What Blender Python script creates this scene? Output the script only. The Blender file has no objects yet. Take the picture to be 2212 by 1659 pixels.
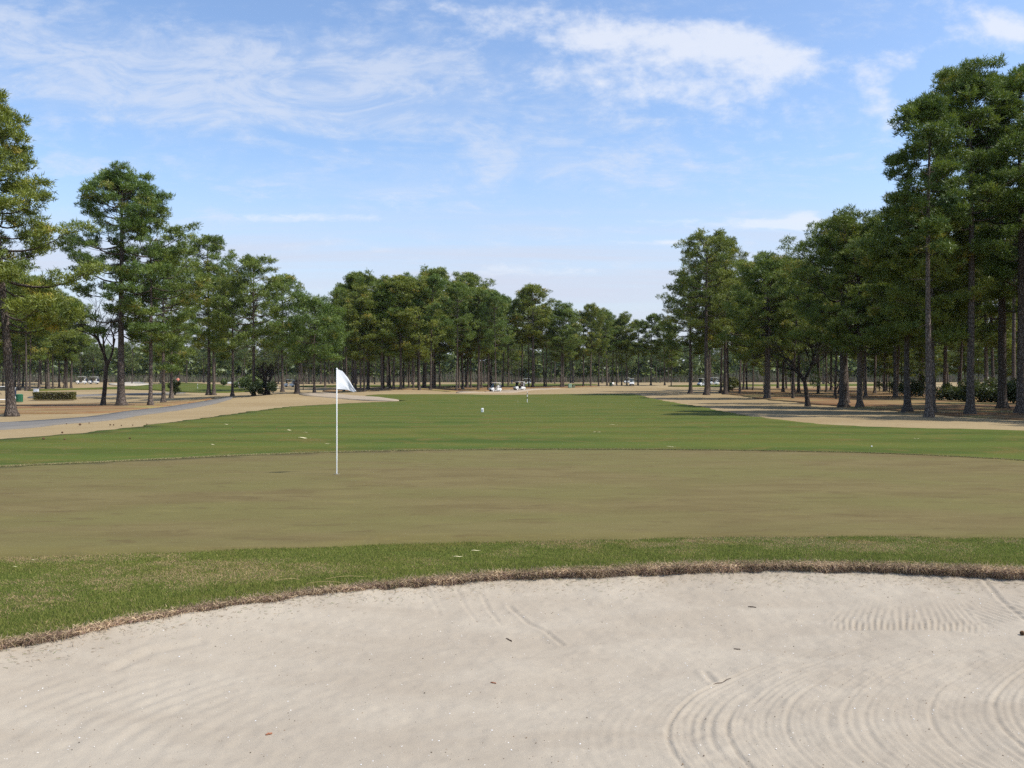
import bpy, bmesh, math, random
import numpy as np
from mathutils import Vector, Matrix
from mathutils.geometry import delaunay_2d_cdt

# ------------------------------------------------------------------ camera, sky, sun, exposure
scene = bpy.context.scene
EYE = 1.8
F, CX, CY = 1790.0, 1106.0, 829.5           # focal length and centre in a 2212 x 1659 frame
cam_d = bpy.data.cameras.new('camera')
cam_d.sensor_width = 36.0
cam_d.lens = 36.0 * F / 2212.0
cam_d.clip_start, cam_d.clip_end = 0.1, 6000
cam = bpy.data.objects.new('camera', cam_d)
scene.collection.objects.link(cam)
cam.location = (0, 0, EYE)
cam.rotation_euler = (math.pi / 2, 0, 0)
scene.camera = cam

SUN_EL, SUN_BACK = math.radians(53), math.radians(14)     # sun to the right, a little behind the camera
SUN_DIR = Vector((math.cos(SUN_EL) * math.cos(SUN_BACK), -math.cos(SUN_EL) * math.sin(SUN_BACK), math.sin(SUN_EL)))
sun_d = bpy.data.lights.new('sun', 'SUN')
sun_d.energy, sun_d.angle, sun_d.color = 4.2, math.radians(0.53), (1.0, 0.95, 0.87)
sun = bpy.data.objects.new('sun', sun_d)
scene.collection.objects.link(sun)
sun.rotation_euler = SUN_DIR.to_track_quat('Z', 'Y').to_euler()
sun.location = (40, -20, 60)

vs = scene.view_settings
vs.view_transform, vs.look, vs.exposure, vs.gamma, vs.use_curve_mapping = 'Standard', 'None', 0.45, 1.0, False
scene.cycles.use_denoising = False
scene.cycles.max_bounces = 3
scene.cycles.diffuse_bounces = 2
scene.cycles.transmission_bounces = 4
scene.cycles.transparent_max_bounces = 6
scene.cycles.volume_bounces = 0
scene.cycles.sample_clamp_direct = 6.0
scene.cycles.sample_clamp_indirect = 2.0
scene.cycles.caustics_reflective = scene.cycles.caustics_refractive = False

HAZE_DENSITY = 0.00004


class NT:
    """short hand for building node trees"""
    def __init__(s, tree):
        s.t = tree
        tree.nodes.clear()

    def n(s, kind, **kw):
        nd = s.t.nodes.new(kind)
        for k, v in kw.items():
            setattr(nd, k, v)
        return nd

    def put(s, sock, v):
        if v is None:
            return
        if hasattr(v, 'is_linked') or hasattr(v, 'links'):
            s.t.links.new(v, sock)
        else:
            if sock.type == 'RGBA' and len(v) == 3:
                v = (*v, 1)
            sock.default_value = v

    def m(s, op, a, b=None, c=None, clamp=False):
        nd = s.n('ShaderNodeMath', operation=op, use_clamp=clamp)
        s.put(nd.inputs[0], a); s.put(nd.inputs[1], b); s.put(nd.inputs[2], c)
        return nd.outputs[0]

    def vm(s, op, a, b=None):
        nd = s.n('ShaderNodeVectorMath', operation=op)
        s.put(nd.inputs[0], a); s.put(nd.inputs[1], b)
        return nd.outputs[0]

    def mix(s, fac, a, b, blend='MIX'):
        nd = s.n('ShaderNodeMix', data_type='RGBA', blend_type=blend)
        s.put(nd.inputs[0], fac); s.put(nd.inputs[6], a); s.put(nd.inputs[7], b)
        return nd.outputs[2]

    def noise(s, vec, scale=1.0, detail=4, rough=0.55, dist=0.0, out=0):
        nd = s.n('ShaderNodeTexNoise')
        s.put(nd.inputs['Vector'], vec)
        nd.inputs['Scale'].default_value = scale
        nd.inputs['Detail'].default_value = detail
        nd.inputs['Roughness'].default_value = rough
        nd.inputs['Distortion'].default_value = dist
        return nd.outputs[out]

    def rng(s, v, a, b, lo=0.0, hi=1.0, smooth=True):
        nd = s.n('ShaderNodeMapRange', interpolation_type='SMOOTHSTEP' if smooth else 'LINEAR')
        s.put(nd.inputs[0], v)
        for i, x in enumerate((a, b, lo, hi)):
            nd.inputs[1 + i].default_value = x
        return nd.outputs[0]

    def xyz(s, x, y, z=0.0):
        nd = s.n('ShaderNodeCombineXYZ')
        s.put(nd.inputs[0], x); s.put(nd.inputs[1], y); s.put(nd.inputs[2], z)
        return nd.outputs[0]

    def sep(s, v):
        nd = s.n('ShaderNodeSeparateXYZ')
        s.put(nd.inputs[0], v)
        return nd.outputs


def build_world():
    w = bpy.data.worlds.new('World')
    scene.world = w
    w.use_nodes = True
    t = NT(w.node_tree)
    out = t.n('ShaderNodeOutputWorld')
    bg = t.n('ShaderNodeBackground')
    sky = t.n('ShaderNodeTexSky', sky_type='NISHITA', sun_disc=False)
    sky.sun_elevation = SUN_EL
    sky.sun_rotation = math.atan2(SUN_DIR.x, SUN_DIR.y)
    sky.air_density, sky.dust_density, sky.ozone_density = 1.0, 1.0, 1.6
    gen = t.n('ShaderNodeTexCoord').outputs['Generated']
    x, y, z = t.sep(gen)
    zc = t.m('MAXIMUM', z, 0.0)
    # the cloud layers lie on a plane overhead; coordinates run out towards the horizon
    den = t.m('ADD', zc, 0.09)
    px, py = t.m('DIVIDE', x, den), t.m('DIVIDE', y, den)
    # view bearings (tangents) used to say where the denser banks drift
    yf = t.m('MAXIMUM', y, 0.05)
    u, v = t.m('DIVIDE', x, yf), t.m('DIVIDE', z, yf)
    ahead = t.rng(y, 0.05, 0.3)

    def bank(dx, dy, sx, sy, amp, slope=0.0):
        cu, cv = (dx - CX) / F, (CY - dy) / F
        du = t.m('SUBTRACT', u, cu)
        dv = t.m('SUBTRACT', t.m('SUBTRACT', v, cv), t.m('MULTIPLY', du, slope))
        q = t.m('ADD', t.m('POWER', t.m('ABSOLUTE', t.m('DIVIDE', du, sx / F)), 2.0),
                t.m('POWER', t.m('ABSOLUTE', t.m('DIVIDE', dv, sy / F)), 2.0))
        g = t.m('MULTIPLY', t.m('EXPONENT', t.m('MULTIPLY', q, -1.0)), amp)
        return t.m('MULTIPLY', g, ahead)

    def total(lst):
        r = lst[0]
        for q in lst[1:]:
            r = t.m('ADD', r, q)
        return r

    # streaked high cloud
    streak = t.noise(t.xyz(t.m('MULTIPLY', px, 0.8), t.m('MULTIPLY', py, 1.2), 3.1), 3.0, 9, 0.70, 0.6)
    fleck = t.noise(t.xyz(u, t.m('MULTIPLY', v, 2.0), 7.7), 26.0, 6, 0.62, 0.2)
    st_b = total([bank(430, 205, 552, 67, 0.22, -0.04), bank(860, 200, 379, 65, 0.19, 0.06), bank(200, 90, 482, 78, 0.14),
                  bank(520, 120, 482, 52, 0.11), bank(1000, 345, 482, 78, 0.11), bank(900, 410, 299, 32, 0.09),
                  bank(380, 240, 229, 33, 0.13), bank(150, 350, 69, 32, 0.16, -0.3), bank(60, 10, 229, 52, 0.09), bank(1330, 330, 379, 65, 0.09)])
    stv = t.m('ADD', t.m('ADD', t.m('MULTIPLY', streak, 0.60), t.m('MULTIPLY', fleck, 0.40)), st_b)
    holes = t.rng(t.noise(t.xyz(t.m('MULTIPLY', u, 1.0), t.m('MULTIPLY', v, 2.6), 9.2), 7.0, 7, 0.66, 0.8), 0.36, 0.60, 0.25, 1.0)
    c1 = t.m('MULTIPLY', t.m('MULTIPLY', t.rng(stv, 0.49, 0.76), holes), 0.62)
    # heaped white puffs
    vv = t.m('MULTIPLY', v, 1.5)
    puff = t.noise(t.xyz(u, vv, 1.3), 14.0, 8, 0.60, 0.2)
    puff2 = t.noise(t.xyz(u, vv, 5.3), 44.0, 5, 0.6, 0.0)
    pv = t.m('ADD', t.m('MULTIPLY', puff, 0.7), t.m('MULTIPLY', puff2, 0.3))
    pb = total([bank(1250, 75, 237, 62, 0.21, -0.05), bank(1480, 105, 237, 67, 0.31, -0.10), bank(1690, 125, 187, 56, 0.26, -0.30),
                bank(1050, 190, 125, 45, 0.17), bank(1420, 200, 175, 59, 0.17), bank(1210, 170, 87, 35, 0.16), bank(1670, 205, 87, 54, 0.15),
                bank(1480, 270, 150, 45, 0.12), bank(1910, 240, 55, 94, 0.19, -1.0), bank(2090, 40, 112, 62, 0.29, -0.3),
                bank(2190, 60, 62, 32, 0.25), bank(1940, 125, 75, 35, 0.12), bank(1060, 20, 162, 45, 0.17), bank(1950, 310, 75, 35, 0.15)])
    c2 = t.m('MULTIPLY', t.rng(t.m('ADD', pv, pb), 0.60, 0.92), 0.80)
    # flat banks low over the horizon
    band = t.noise(t.xyz(t.m('MULTIPLY', u, 1.4), t.m('MULTIPLY', v, 26.0), 0.4), 1.6, 5, 0.55, 0.6)
    low = t.rng(v, 0.24, 0.13)
    c3 = t.m('MULTIPLY', t.m('MULTIPLY', low, t.rng(band, 0.32, 0.68)), 0.85)
    crisp = t.noise(t.xyz(u, t.m('MULTIPLY', v, 3.2), 2.0), 26.0, 7, 0.68, 0.4)
    lb = total([bank(1700, 486, 110, 13, 0.55), bank(1735, 472, 42, 20, 0.55), bank(1450, 524, 150, 8, 0.42), bank(650, 470, 190, 12, 0.42),
                bank(1120, 585, 240, 28, 0.30), bank(1500, 480, 200, 18, 0.28)])
    c4 = t.m('MULTIPLY', t.rng(t.m('ADD', t.m('MULTIPLY', crisp, 0.8), lb), 0.56, 0.95), 0.60)

    hsv = t.n('ShaderNodeHueSaturation')
    hsv.inputs['Hue'].default_value = 0.503
    hsv.inputs['Saturation'].default_value = 1.06
    hsv.inputs['Value'].default_value = 1.25
    t.put(hsv.inputs['Color'], sky.outputs[0])
    col = hsv.outputs[0]
    col = t.mix(t.rng(v, 0.30, 0.02, 0.0, 0.80), col, (3.55, 3.75, 4.45))
    col = t.mix(c3, col, (3.8, 4.1, 4.9))
    col = t.mix(c1, col, (4.3, 4.6, 5.25))
    col = t.mix(c2, col, (4.9, 5.1, 5.6))
    col = t.mix(c4, col, (5.0, 5.2, 5.6))
    t.put(bg.inputs['Color'], col)
    bg.inputs['Strength'].default_value = 0.13
    w.node_tree.links.new(bg.outputs[0], out.inputs[0])


build_world()

# ------------------------------------------------------------------ helpers
rng = np.random.default_rng(11)
random.seed(4)
COL = scene.collection


def ss(a, b, x):
    t = np.clip((x - a) / (b - a), 0, 1)
    return t * t * (3 - 2 * t)


_TAB = np.random.default_rng(77).random((256, 256))


def vnoise(x, y, s=1.0, seed=0):
    x = np.asarray(x, float) * s + seed * 17.3
    y = np.asarray(y, float) * s + seed * 9.1
    xi, yi = np.floor(x).astype(int), np.floor(y).astype(int)
    fx, fy = x - xi, y - yi
    fx, fy = fx * fx * (3 - 2 * fx), fy * fy * (3 - 2 * fy)
    g = lambda a, b: _TAB[a & 255, b & 255]
    return (g(xi, yi) * (1 - fx) + g(xi + 1, yi) * fx) * (1 - fy) + (g(xi, yi + 1) * (1 - fx) + g(xi + 1, yi + 1) * fx) * fy


def fbm(x, y, s=1.0, seed=0, o=4):
    r, a, tot = 0, 1.0, 0
    for i in range(o):
        r = r + a * vnoise(x, y, s * 2 ** i, seed + i)
        tot += a
        a *= 0.5
    return r / tot


MOUNDS = [(-24.5, 97, 0.80, 6.0, 6.5), (-33, 104, 0.35, 7, 7), (-17.5, 137, 0.75, 8.5, 7), (-2, 160, -0.42, 22, 17), (-56, 90, -0.42, 17, 15),
          (-66, 168, 0.9, 18, 16), (-118, 210, 0.8, 25, 20), (45, 215, 0.5, 25, 18), (24, 120, 0.18, 8, 10)]


def H(X, Y):
    X, Y = np.asarray(X, float), np.asarray(Y, float)
    z = 0.35 * ss(75, 150, Y) + 0.45 * ss(120, 200, Y) + 0.7 * ss(170, 240, Y) + 0.9 * ss(220, 330, Y) + 0.8 * ss(320, 450, Y)
    for mx, my, a, sx, sy in MOUNDS:
        z = z + a * np.exp(-((X - mx) / sx) ** 2 - ((Y - my) / sy) ** 2)
    z = z + ss(25, 60, Y) * 0.10 * (vnoise(X, Y, 0.06, 3) - 0.5)
    # the putting surface swells a touch
    z = z + 0.05 * np.exp(-((X - 1.5) / 14) ** 2 - ((Y - 16) / 6) ** 2)
    return z


_YS = np.concatenate([np.arange(2.5, 60, 0.05), np.arange(60, 700, 0.25)])


def gp(dx, dy):
    """where the sight line through a point of the 2212 x 1659 frame meets the ground"""
    u, v = (dx - CX) / F, (CY - dy) / F
    z = EYE + v * _YS
    h = H(u * _YS, _YS)
    k = np.argmax(z <= h)
    if z[k] > h[k]:
        Y = 460.0
    else:
        Y = float(_YS[k])
    return np.array([u * Y, Y, float(H(u * Y, Y))])


def link(o):
    COL.objects.link(o)
    return o


def tag(o, label=None, cat=None, group=None, kind=None):
    if label: o['label'] = label
    if cat: o['category'] = cat
    if group: o['group'] = group
    if kind: o['kind'] = kind
    return o


def empty(name, loc=(0, 0, 0), rz=0.0, s=1.0):
    o = bpy.data.objects.new(name, None)
    o.empty_display_size = 0.3
    o.location = loc
    o.rotation_euler = (0, 0, rz)
    o.scale = (s, s, s)
    return link(o)


def copy_tree(o, parent=None):
    c = o.copy()
    link(c)
    c.parent = parent
    for ch in list(o.children):
        copy_tree(ch, c)
    return c


def np_mesh(name, V, Fc, mats=(), smooth=False, fmat=None, attrs=None):
    """V (n,3) ; Fc (m,3) or (m,4) int"""
    me = bpy.data.meshes.new(name)
    V = np.ascontiguousarray(V, dtype=np.float32)
    Fc = np.ascontiguousarray(Fc, dtype=np.int32)
    k = Fc.shape[1]
    me.vertices.add(len(V))
    me.vertices.foreach_set('co', V.ravel())
    me.loops.add(Fc.size)
    me.loops.foreach_set('vertex_index', Fc.ravel())
    me.polygons.add(len(Fc))
    me.polygons.foreach_set('loop_start', np.arange(0, Fc.size, k, dtype=np.int32))
    me.polygons.foreach_set('loop_total', np.full(len(Fc), k, dtype=np.int32))
    if smooth:
        me.polygons.foreach_set('use_smooth', np.ones(len(Fc), dtype=bool))
    for m in mats:
        me.materials.append(m)
    if fmat is not None:
        me.polygons.foreach_set('material_index', np.ascontiguousarray(fmat, dtype=np.int32))
    if attrs:
        for an, av in attrs.items():
            av = np.ascontiguousarray(av, dtype=np.float32)
            if av.ndim == 1:
                a = me.attributes.new(an, 'FLOAT', 'POINT')
                a.data.foreach_set('value', av)
            else:
                a = me.attributes.new(an, 'FLOAT_COLOR', 'POINT')
                if av.shape[1] == 3:
                    av = np.concatenate([av, np.ones((len(av), 1), np.float32)], 1)
                a.data.foreach_set('color', np.ascontiguousarray(av).ravel())
    me.update(calc_edges=True)
    me.validate()
    return me


def mesh_obj(name, me, parent=None, loc=(0, 0, 0), rz=0.0):
    o = bpy.data.objects.new(name, me)
    o.parent = parent
    o.location = loc
    o.rotation_euler = (0, 0, rz)
    return link(o)


class MB:
    """collects simple solids into one mesh"""
    def __init__(s):
        s.bm = bmesh.new()

    def box(s, c, d, bev=0.0, rot=None, taper=None):
        r = bmesh.ops.create_cube(s.bm, size=1.0)
        vs_ = r['verts']
        for v in vs_:
            tx = ty = 1.0
            if taper and v.co.z > 0:
                tx, ty = taper
            v.co = Vector((v.co.x * d[0] * tx, v.co.y * d[1] * ty, v.co.z * d[2]))
        if bev > 0:
            es = list({e for v in vs_ for e in v.link_edges})
            g = bmesh.ops.bevel(s.bm, geom=es, offset=bev, segments=2, affect='EDGES', profile=0.5)
            vs_ = list({v for f in g['faces'] for v in f.verts} | {v for v in vs_ if v.is_valid})
        m = Matrix.Translation(c) @ (rot.to_4x4() if rot else Matrix.Identity(4))
        bmesh.ops.transform(s.bm, matrix=m, verts=vs_)
        return s

    def tube(s, pts, rad, n=8):
        pts = [Vector(p) for p in pts]
        if not hasattr(rad, '__len__'):
            rad = [rad] * len(pts)
        rings = []
        for i, p in enumerate(pts):
            d = (pts[min(i + 1, len(pts) - 1)] - pts[max(i - 1, 0)]).normalized()
            a = d.orthogonal().normalized()
            b = d.cross(a)
            rings.append([s.bm.verts.new(p + (a * math.cos(k * 2 * math.pi / n) + b * math.sin(k * 2 * math.pi / n)) * rad[i]) for k in range(n)])
        # keep ring phase consistent
        for i in range(1, len(rings)):
            prev, cur = rings[i - 1], rings[i]
            best = min(range(n), key=lambda q: sum((prev[k].co - cur[(k + q) % n].co).length_squared for k in range(n)))
            rings[i] = [cur[(k + best) % n] for k in range(n)]
        for i in range(len(rings) - 1):
            for k in range(n):
                s.bm.faces.new((rings[i][k], rings[i][(k + 1) % n], rings[i + 1][(k + 1) % n], rings[i + 1][k]))
        s.bm.faces.new(rings[0][::-1])
        s.bm.faces.new(rings[-1])
        return s

    def lathe(s, prof, c=(0, 0, 0), n=20, axis='Z'):
        M = Matrix.Translation(c)
        if axis == 'X':
            M = M @ Matrix.Rotation(math.pi / 2, 4, 'Y')
        if axis == 'Y':
            M = M @ Matrix.Rotation(math.pi / 2, 4, 'X')
        rings = []
        for r, z in prof:
            rings.append([s.bm.verts.new(M @ Vector((r * math.cos(k * 2 * math.pi / n), r * math.sin(k * 2 * math.pi / n), z))) for k in range(n)])
        for i in range(len(rings) - 1):
            for k in range(n):
                s.bm.faces.new((rings[i][k], rings[i][(k + 1) % n], rings[i + 1][(k + 1) % n], rings[i + 1][k]))
        s.bm.faces.new(rings[0][::-1])
        s.bm.faces.new(rings[-1])
        return s

    def prism(s, poly, x0, x1):
        """poly in (y, z), extruded along x"""
        a = [s.bm.verts.new((x0, p[0], p[1])) for p in poly]
        b = [s.bm.verts.new((x1, p[0], p[1])) for p in poly]
        n = len(poly)
        s.bm.faces.new(a[::-1])
        s.bm.faces.new(b)
        for i in range(n):
            s.bm.faces.new((a[i], a[(i + 1) % n], b[(i + 1) % n], b[i]))
        return s

    def build(s, name, mat, parent=None, smooth=False, loc=(0, 0, 0), rz=0.0):
        bmesh.ops.recalc_face_normals(s.bm, faces=s.bm.faces)
        me = bpy.data.meshes.new(name)
        s.bm.to_mesh(me)
        s.bm.free()
        me.materials.append(mat)
        if smooth:
            me.polygons.foreach_set('use_smooth', [True] * len(me.polygons))
            try:
                me.set_sharp_from_angle(angle=math.radians(40))
            except Exception:
                pass
        return mesh_obj(name, me, parent, loc, rz)


# ------------------------------------------------------------------ materials
def new_mat(name):
    m = bpy.data.materials.new(name)
    m.use_nodes = True
    return m, NT(m.node_tree)


def finish(t, col, rough=0.9, bump=None, bstr=0.3, bdist=0.02, spec=0.2, metallic=0.0):
    out = t.n('ShaderNodeOutputMaterial')
    b = t.n('ShaderNodeBsdfPrincipled')
    t.put(b.inputs['Base Color'], col)
    t.put(b.inputs['Roughness'], rough)
    b.inputs['Specular IOR Level'].default_value = spec
    b.inputs['Metallic'].default_value = metallic
    if bump is not None:
        bn = t.n('ShaderNodeBump')
        bn.inputs['Strength'].default_value = bstr
        bn.inputs['Distance'].default_value = bdist
        t.put(bn.inputs['Height'], bump)
        t.put(b.inputs['Normal'], bn.outputs[0])
    t.t.links.new(b.outputs[0], out.inputs[0])
    return b


def plain(name, col, rough=0.6, spec=0.4, var=0.12, scale=6.0, metallic=0.0):
    m, t = new_mat(name)
    p = t.n('ShaderNodeTexCoord').outputs['Object']
    f = t.noise(p, scale, 4)
    c = t.mix(f, tuple(x * (1 - var) for x in col), tuple(min(1, x * (1 + var)) for x in col))
    finish(t, c, rough, f, 0.05, 0.01, spec, metallic)
    return m


def pos(t):
    return t.n('ShaderNodeNewGeometry').outputs['Position']


def scaled(t, p, sx, sy, sz=1.0):
    return t.vm('MULTIPLY', p, (sx, sy, sz))


def mat_fairway():
    m, t = new_mat('fairway_turf')
    p = pos(t)
    big = t.noise(scaled(t, p, 0.10, 0.22), 1.0, 5, 0.6, 0.4)
    mid = t.noise(scaled(t, p, 0.55, 0.75), 1.0, 7, 0.72, 0.6)
    fine = t.noise(p, 14.0, 4, 0.7)
    grit = t.noise(p, 70.0, 3, 0.7)
    sx, sy, sz = t.sep(p)
    # mowing passes run across the hole
    mow = t.m('SINE', t.m('ADD', t.m('MULTIPLY', sy, 1.55), t.m('MULTIPLY', t.noise(scaled(t, p, 0.15, 0.15), 1.0, 2), 3.0)))
    c = t.mix(t.rng(big, 0.32, 0.68), (0.050, 0.077, 0.012), (0.089, 0.096, 0.017))
    c = t.mix(t.rng(mid, 0.47, 0.64, 0, 0.85), c, (0.128, 0.096, 0.026))
    c = t.mix(t.rng(mow, -0.8, 0.8, 0.0, 0.42), c, (0.107, 0.133, 0.024))
    edge = t.rng(big, 0.52, 0.72, 0, 0.60)
    c = t.mix(edge, c, (0.112, 0.105, 0.022))
    c = t.mix(t.rng(fine, 0.30, 0.75, 0.0, 0.40), c, (0.037, 0.056, 0.009))
    c = t.mix(t.rng(grit, 0.62, 0.80, 0.0, 0.35), c, (0.215, 0.168, 0.053))
    h = t.m('ADD', t.m('MULTIPLY', fine, 0.6), t.m('MULTIPLY', grit, 0.4))
    finish(t, c, 0.95, h, 0.6, 0.03, 0.1)
    return m


def mat_green():
    m, t = new_mat('putting_turf')
    p = pos(t)
    a = t.noise(scaled(t, p, 0.55, 1.5), 1.0, 6, 0.62, 0.5)
    b = t.noise(scaled(t, p, 0.16, 0.35), 1.0, 4, 0.55, 0.3)
    d = t.noise(scaled(t, p, 1.3, 3.6), 1.0, 5, 0.6, 0.6)
    fine = t.noise(p, 45.0, 4, 0.7)
    grit = t.noise(p, 160.0, 2, 0.7)
    c = t.mix(t.rng(a, 0.34, 0.66), (0.122, 0.094, 0.040), (0.151, 0.122, 0.052))
    c = t.mix(t.rng(b, 0.38, 0.62, 0, 0.75), c, (0.131, 0.121, 0.042))
    c = t.mix(t.rng(d, 0.54, 0.70, 0, 0.62), c, (0.097, 0.070, 0.032))
    c = t.mix(t.rng(d, 0.44, 0.28, 0, 0.50), c, (0.173, 0.148, 0.054))
    c = t.mix(t.rng(fine, 0.35, 0.72, 0.0, 0.38), c, (0.080, 0.068, 0.027))
    c = t.mix(t.rng(grit, 0.55, 0.75, 0.0, 0.25), c, (0.212, 0.171, 0.077))
    h = t.m('ADD', t.m('MULTIPLY', fine, 0.6), t.m('MULTIPLY', grit, 0.4))
    finish(t, c, 0.95, h, 0.5, 0.008, 0.08)
    return m


def mat_tan():
    m, t = new_mat('dormant_turf')
    p = pos(t)
    a = t.noise(scaled(t, p, 0.06, 0.09), 1.0, 6, 0.6, 0.4)
    b = t.noise(scaled(t, p, 0.5, 0.9), 1.0, 6, 0.65, 0.4)
    f = t.noise(p, 9.0, 5, 0.7)
    c = t.mix(t.rng(a, 0.34, 0.66), (0.255, 0.189, 0.100), (0.302, 0.233, 0.130))
    c = t.mix(t.rng(b, 0.50, 0.74, 0, 0.50), c, (0.208, 0.142, 0.070))
    c = t.mix(t.rng(b, 0.44, 0.25, 0, 0.45), c, (0.340, 0.272, 0.163))
    c = t.mix(t.rng(a, 0.60, 0.80, 0, 0.35), c, (0.189, 0.164, 0.060))
    c = t.mix(t.rng(f, 0.40, 0.72, 0.0, 0.30), c, (0.138, 0.098, 0.049))
    finish(t, c, 0.95, f, 0.5, 0.03, 0.08)
    return m


def mat_straw():
    m, t = new_mat('pine_straw')
    p = pos(t)
    a = t.noise(scaled(t, p, 0.12, 0.2), 1.0, 6, 0.6, 0.5)
    b = t.noise(scaled(t, p, 1.2, 2.0), 1.0, 5, 0.7, 0.3)
    c = t.mix(t.rng(a, 0.35, 0.62), (0.174, 0.092, 0.045), (0.238, 0.165, 0.085))
    c = t.mix(t.rng(a, 0.50, 0.66, 0, 0.75), c, (0.197, 0.185, 0.060))
    c = t.mix(t.rng(b, 0.48, 0.74, 0, 0.60), c, (0.089, 0.053, 0.029))
    c = t.mix(t.rng(b, 0.42, 0.25, 0, 0.5), c, (0.292, 0.233, 0.130))
    finish(t, c, 0.95, b, 0.6, 0.05, 0.05)
    return m


def mat_asphalt(name, ca, cb):
    m, t = new_mat(name)
    p = pos(t)
    a = t.noise(scaled(t, p, 0.5, 0.5), 1.0, 5, 0.6)
    f = t.noise(p, 40.0, 3, 0.7)
    c = t.mix(a, ca, cb)
    c = t.mix(t.rng(f, 0.4, 0.7, 0, 0.3), c, tuple(x * 0.6 for x in ca))
    finish(t, c, 0.9, f, 0.3, 0.01, 0.2)
    return m


def mat_sand():
    m, t = new_mat('bunker_sand')
    p = pos(t)
    a = t.noise(scaled(t, p, 0.7, 1.8), 1.0, 5, 0.55, 0.4)
    b = t.noise(p, 3.2, 6, 0.65, 0.3)
    g = t.noise(p, 75.0, 5, 0.8)
    h = t.noise(p, 260.0, 2, 0.7)
    sp = t.noise(p, 38.0, 2, 0.5)
    c = t.mix(t.rng(a, 0.32, 0.68), (0.301, 0.257, 0.197), (0.345, 0.301, 0.235))
    c = t.mix(t.rng(b, 0.55, 0.75, 0, 0.30), c, (0.272, 0.228, 0.175))
    c = t.mix(t.rng(g, 0.42, 0.75, 0, 0.28), c, (0.221, 0.185, 0.138))
    c = t.mix(t.rng(h, 0.66, 0.80, 0, 0.35), c, (0.473, 0.430, 0.355))
    c = t.mix(t.rng(sp, 0.74, 0.79, 0, 0.30), c, (0.141, 0.110, 0.080))
    hh = t.m('ADD', t.m('ADD', t.m('MULTIPLY', g, 0.5), t.m('MULTIPLY', h, 0.3)), t.m('MULTIPLY', b, 1.2))
    finish(t, c, 0.92, hh, 0.55, 0.008, 0.25)
    return m


def mat_bark(name, a, b):
    m, t = new_mat(name)
    p = t.n('ShaderNodeTexCoord').outputs['Object']
    v = t.n('ShaderNodeTexVoronoi', feature='DISTANCE_TO_EDGE')
    t.put(v.inputs['Vector'], t.vm('ADD', scaled(t, p, 13.0, 13.0, 3.6), t.noise(p, 3.0, 3, 0.5, 0, 1)))
    v.inputs['Scale'].default_value = 1.0
    n1 = t.noise(scaled(t, p, 1, 1, 0.35), 3.0, 6, 0.65)
    n2 = t.noise(p, 0.5, 3, 0.5)
    e = t.rng(v.outputs['Distance'], 0.02, 0.22)
    c = t.mix(t.rng(n1, 0.3, 0.7), a, b)
    c = t.mix(t.rng(n2, 0.52, 0.7, 0, 0.5), c, (0.23, 0.175, 0.135))
    c = t.mix(e, tuple(x * 0.52 for x in a), c)
    info = t.n('ShaderNodeObjectInfo').outputs['Random']
    c = t.mix(1.0, c, t.mix(info, (0.75, 0.75, 0.75), (1.15, 1.12, 1.1)), 'MULTIPLY')
    finish(t, c, 0.95, t.m('ADD', e, t.m('MULTIPLY', n1, 0.5)), 0.8, 0.05, 0.08)
    return m


def mat_needles(name, lo, hi, old, trans=0.35):
    m, t = new_mat(name)
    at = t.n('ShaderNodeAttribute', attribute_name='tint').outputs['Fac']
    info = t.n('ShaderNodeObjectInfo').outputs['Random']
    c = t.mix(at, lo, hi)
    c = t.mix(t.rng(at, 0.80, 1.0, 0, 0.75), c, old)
    c = t.mix(1.0, c, t.mix(info, (0.80, 0.92, 0.98), (1.22, 1.06, 0.86)), 'MULTIPLY')
    out = t.n('ShaderNodeOutputMaterial')
    d = t.n('ShaderNodeBsdfDiffuse')
    tr = t.n('ShaderNodeBsdfTranslucent')
    g = t.n('ShaderNodeBsdfGlossy')
    g.inputs['Roughness'].default_value = 0.5
    t.put(d.inputs[0], c)
    t.put(tr.inputs[0], t.mix(1.0, c, (1.1, 1.15, 0.7), 'MULTIPLY'))
    g.inputs[0].default_value = (0.8, 0.85, 0.9, 1)
    m1 = t.n('ShaderNodeMixShader'); m1.inputs[0].default_value = trans
    t.t.links.new(d.outputs[0], m1.inputs[1]); t.t.links.new(tr.outputs[0], m1.inputs[2])
    m2 = t.n('ShaderNodeMixShader'); m2.inputs[0].default_value = 0.035
    t.t.links.new(m1.outputs[0], m2.inputs[1]); t.t.links.new(g.outputs[0], m2.inputs[2])
    t.t.links.new(m2.outputs[0], out.inputs[0])
    return m


def mat_vcol(name, trans=0.3, rough=0.8):
    m, t = new_mat(name)
    c = t.n('ShaderNodeAttribute', attribute_name='Col').outputs['Color']
    out = t.n('ShaderNodeOutputMaterial')
    d = t.n('ShaderNodeBsdfDiffuse')
    tr = t.n('ShaderNodeBsdfTranslucent')
    t.put(d.inputs[0], c); t.put(tr.inputs[0], c)
    m1 = t.n('ShaderNodeMixShader'); m1.inputs[0].default_value = trans
    t.t.links.new(d.outputs[0], m1.inputs[1]); t.t.links.new(tr.outputs[0], m1.inputs[2])
    t.t.links.new(m1.outputs[0], out.inputs[0])
    return m


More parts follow.
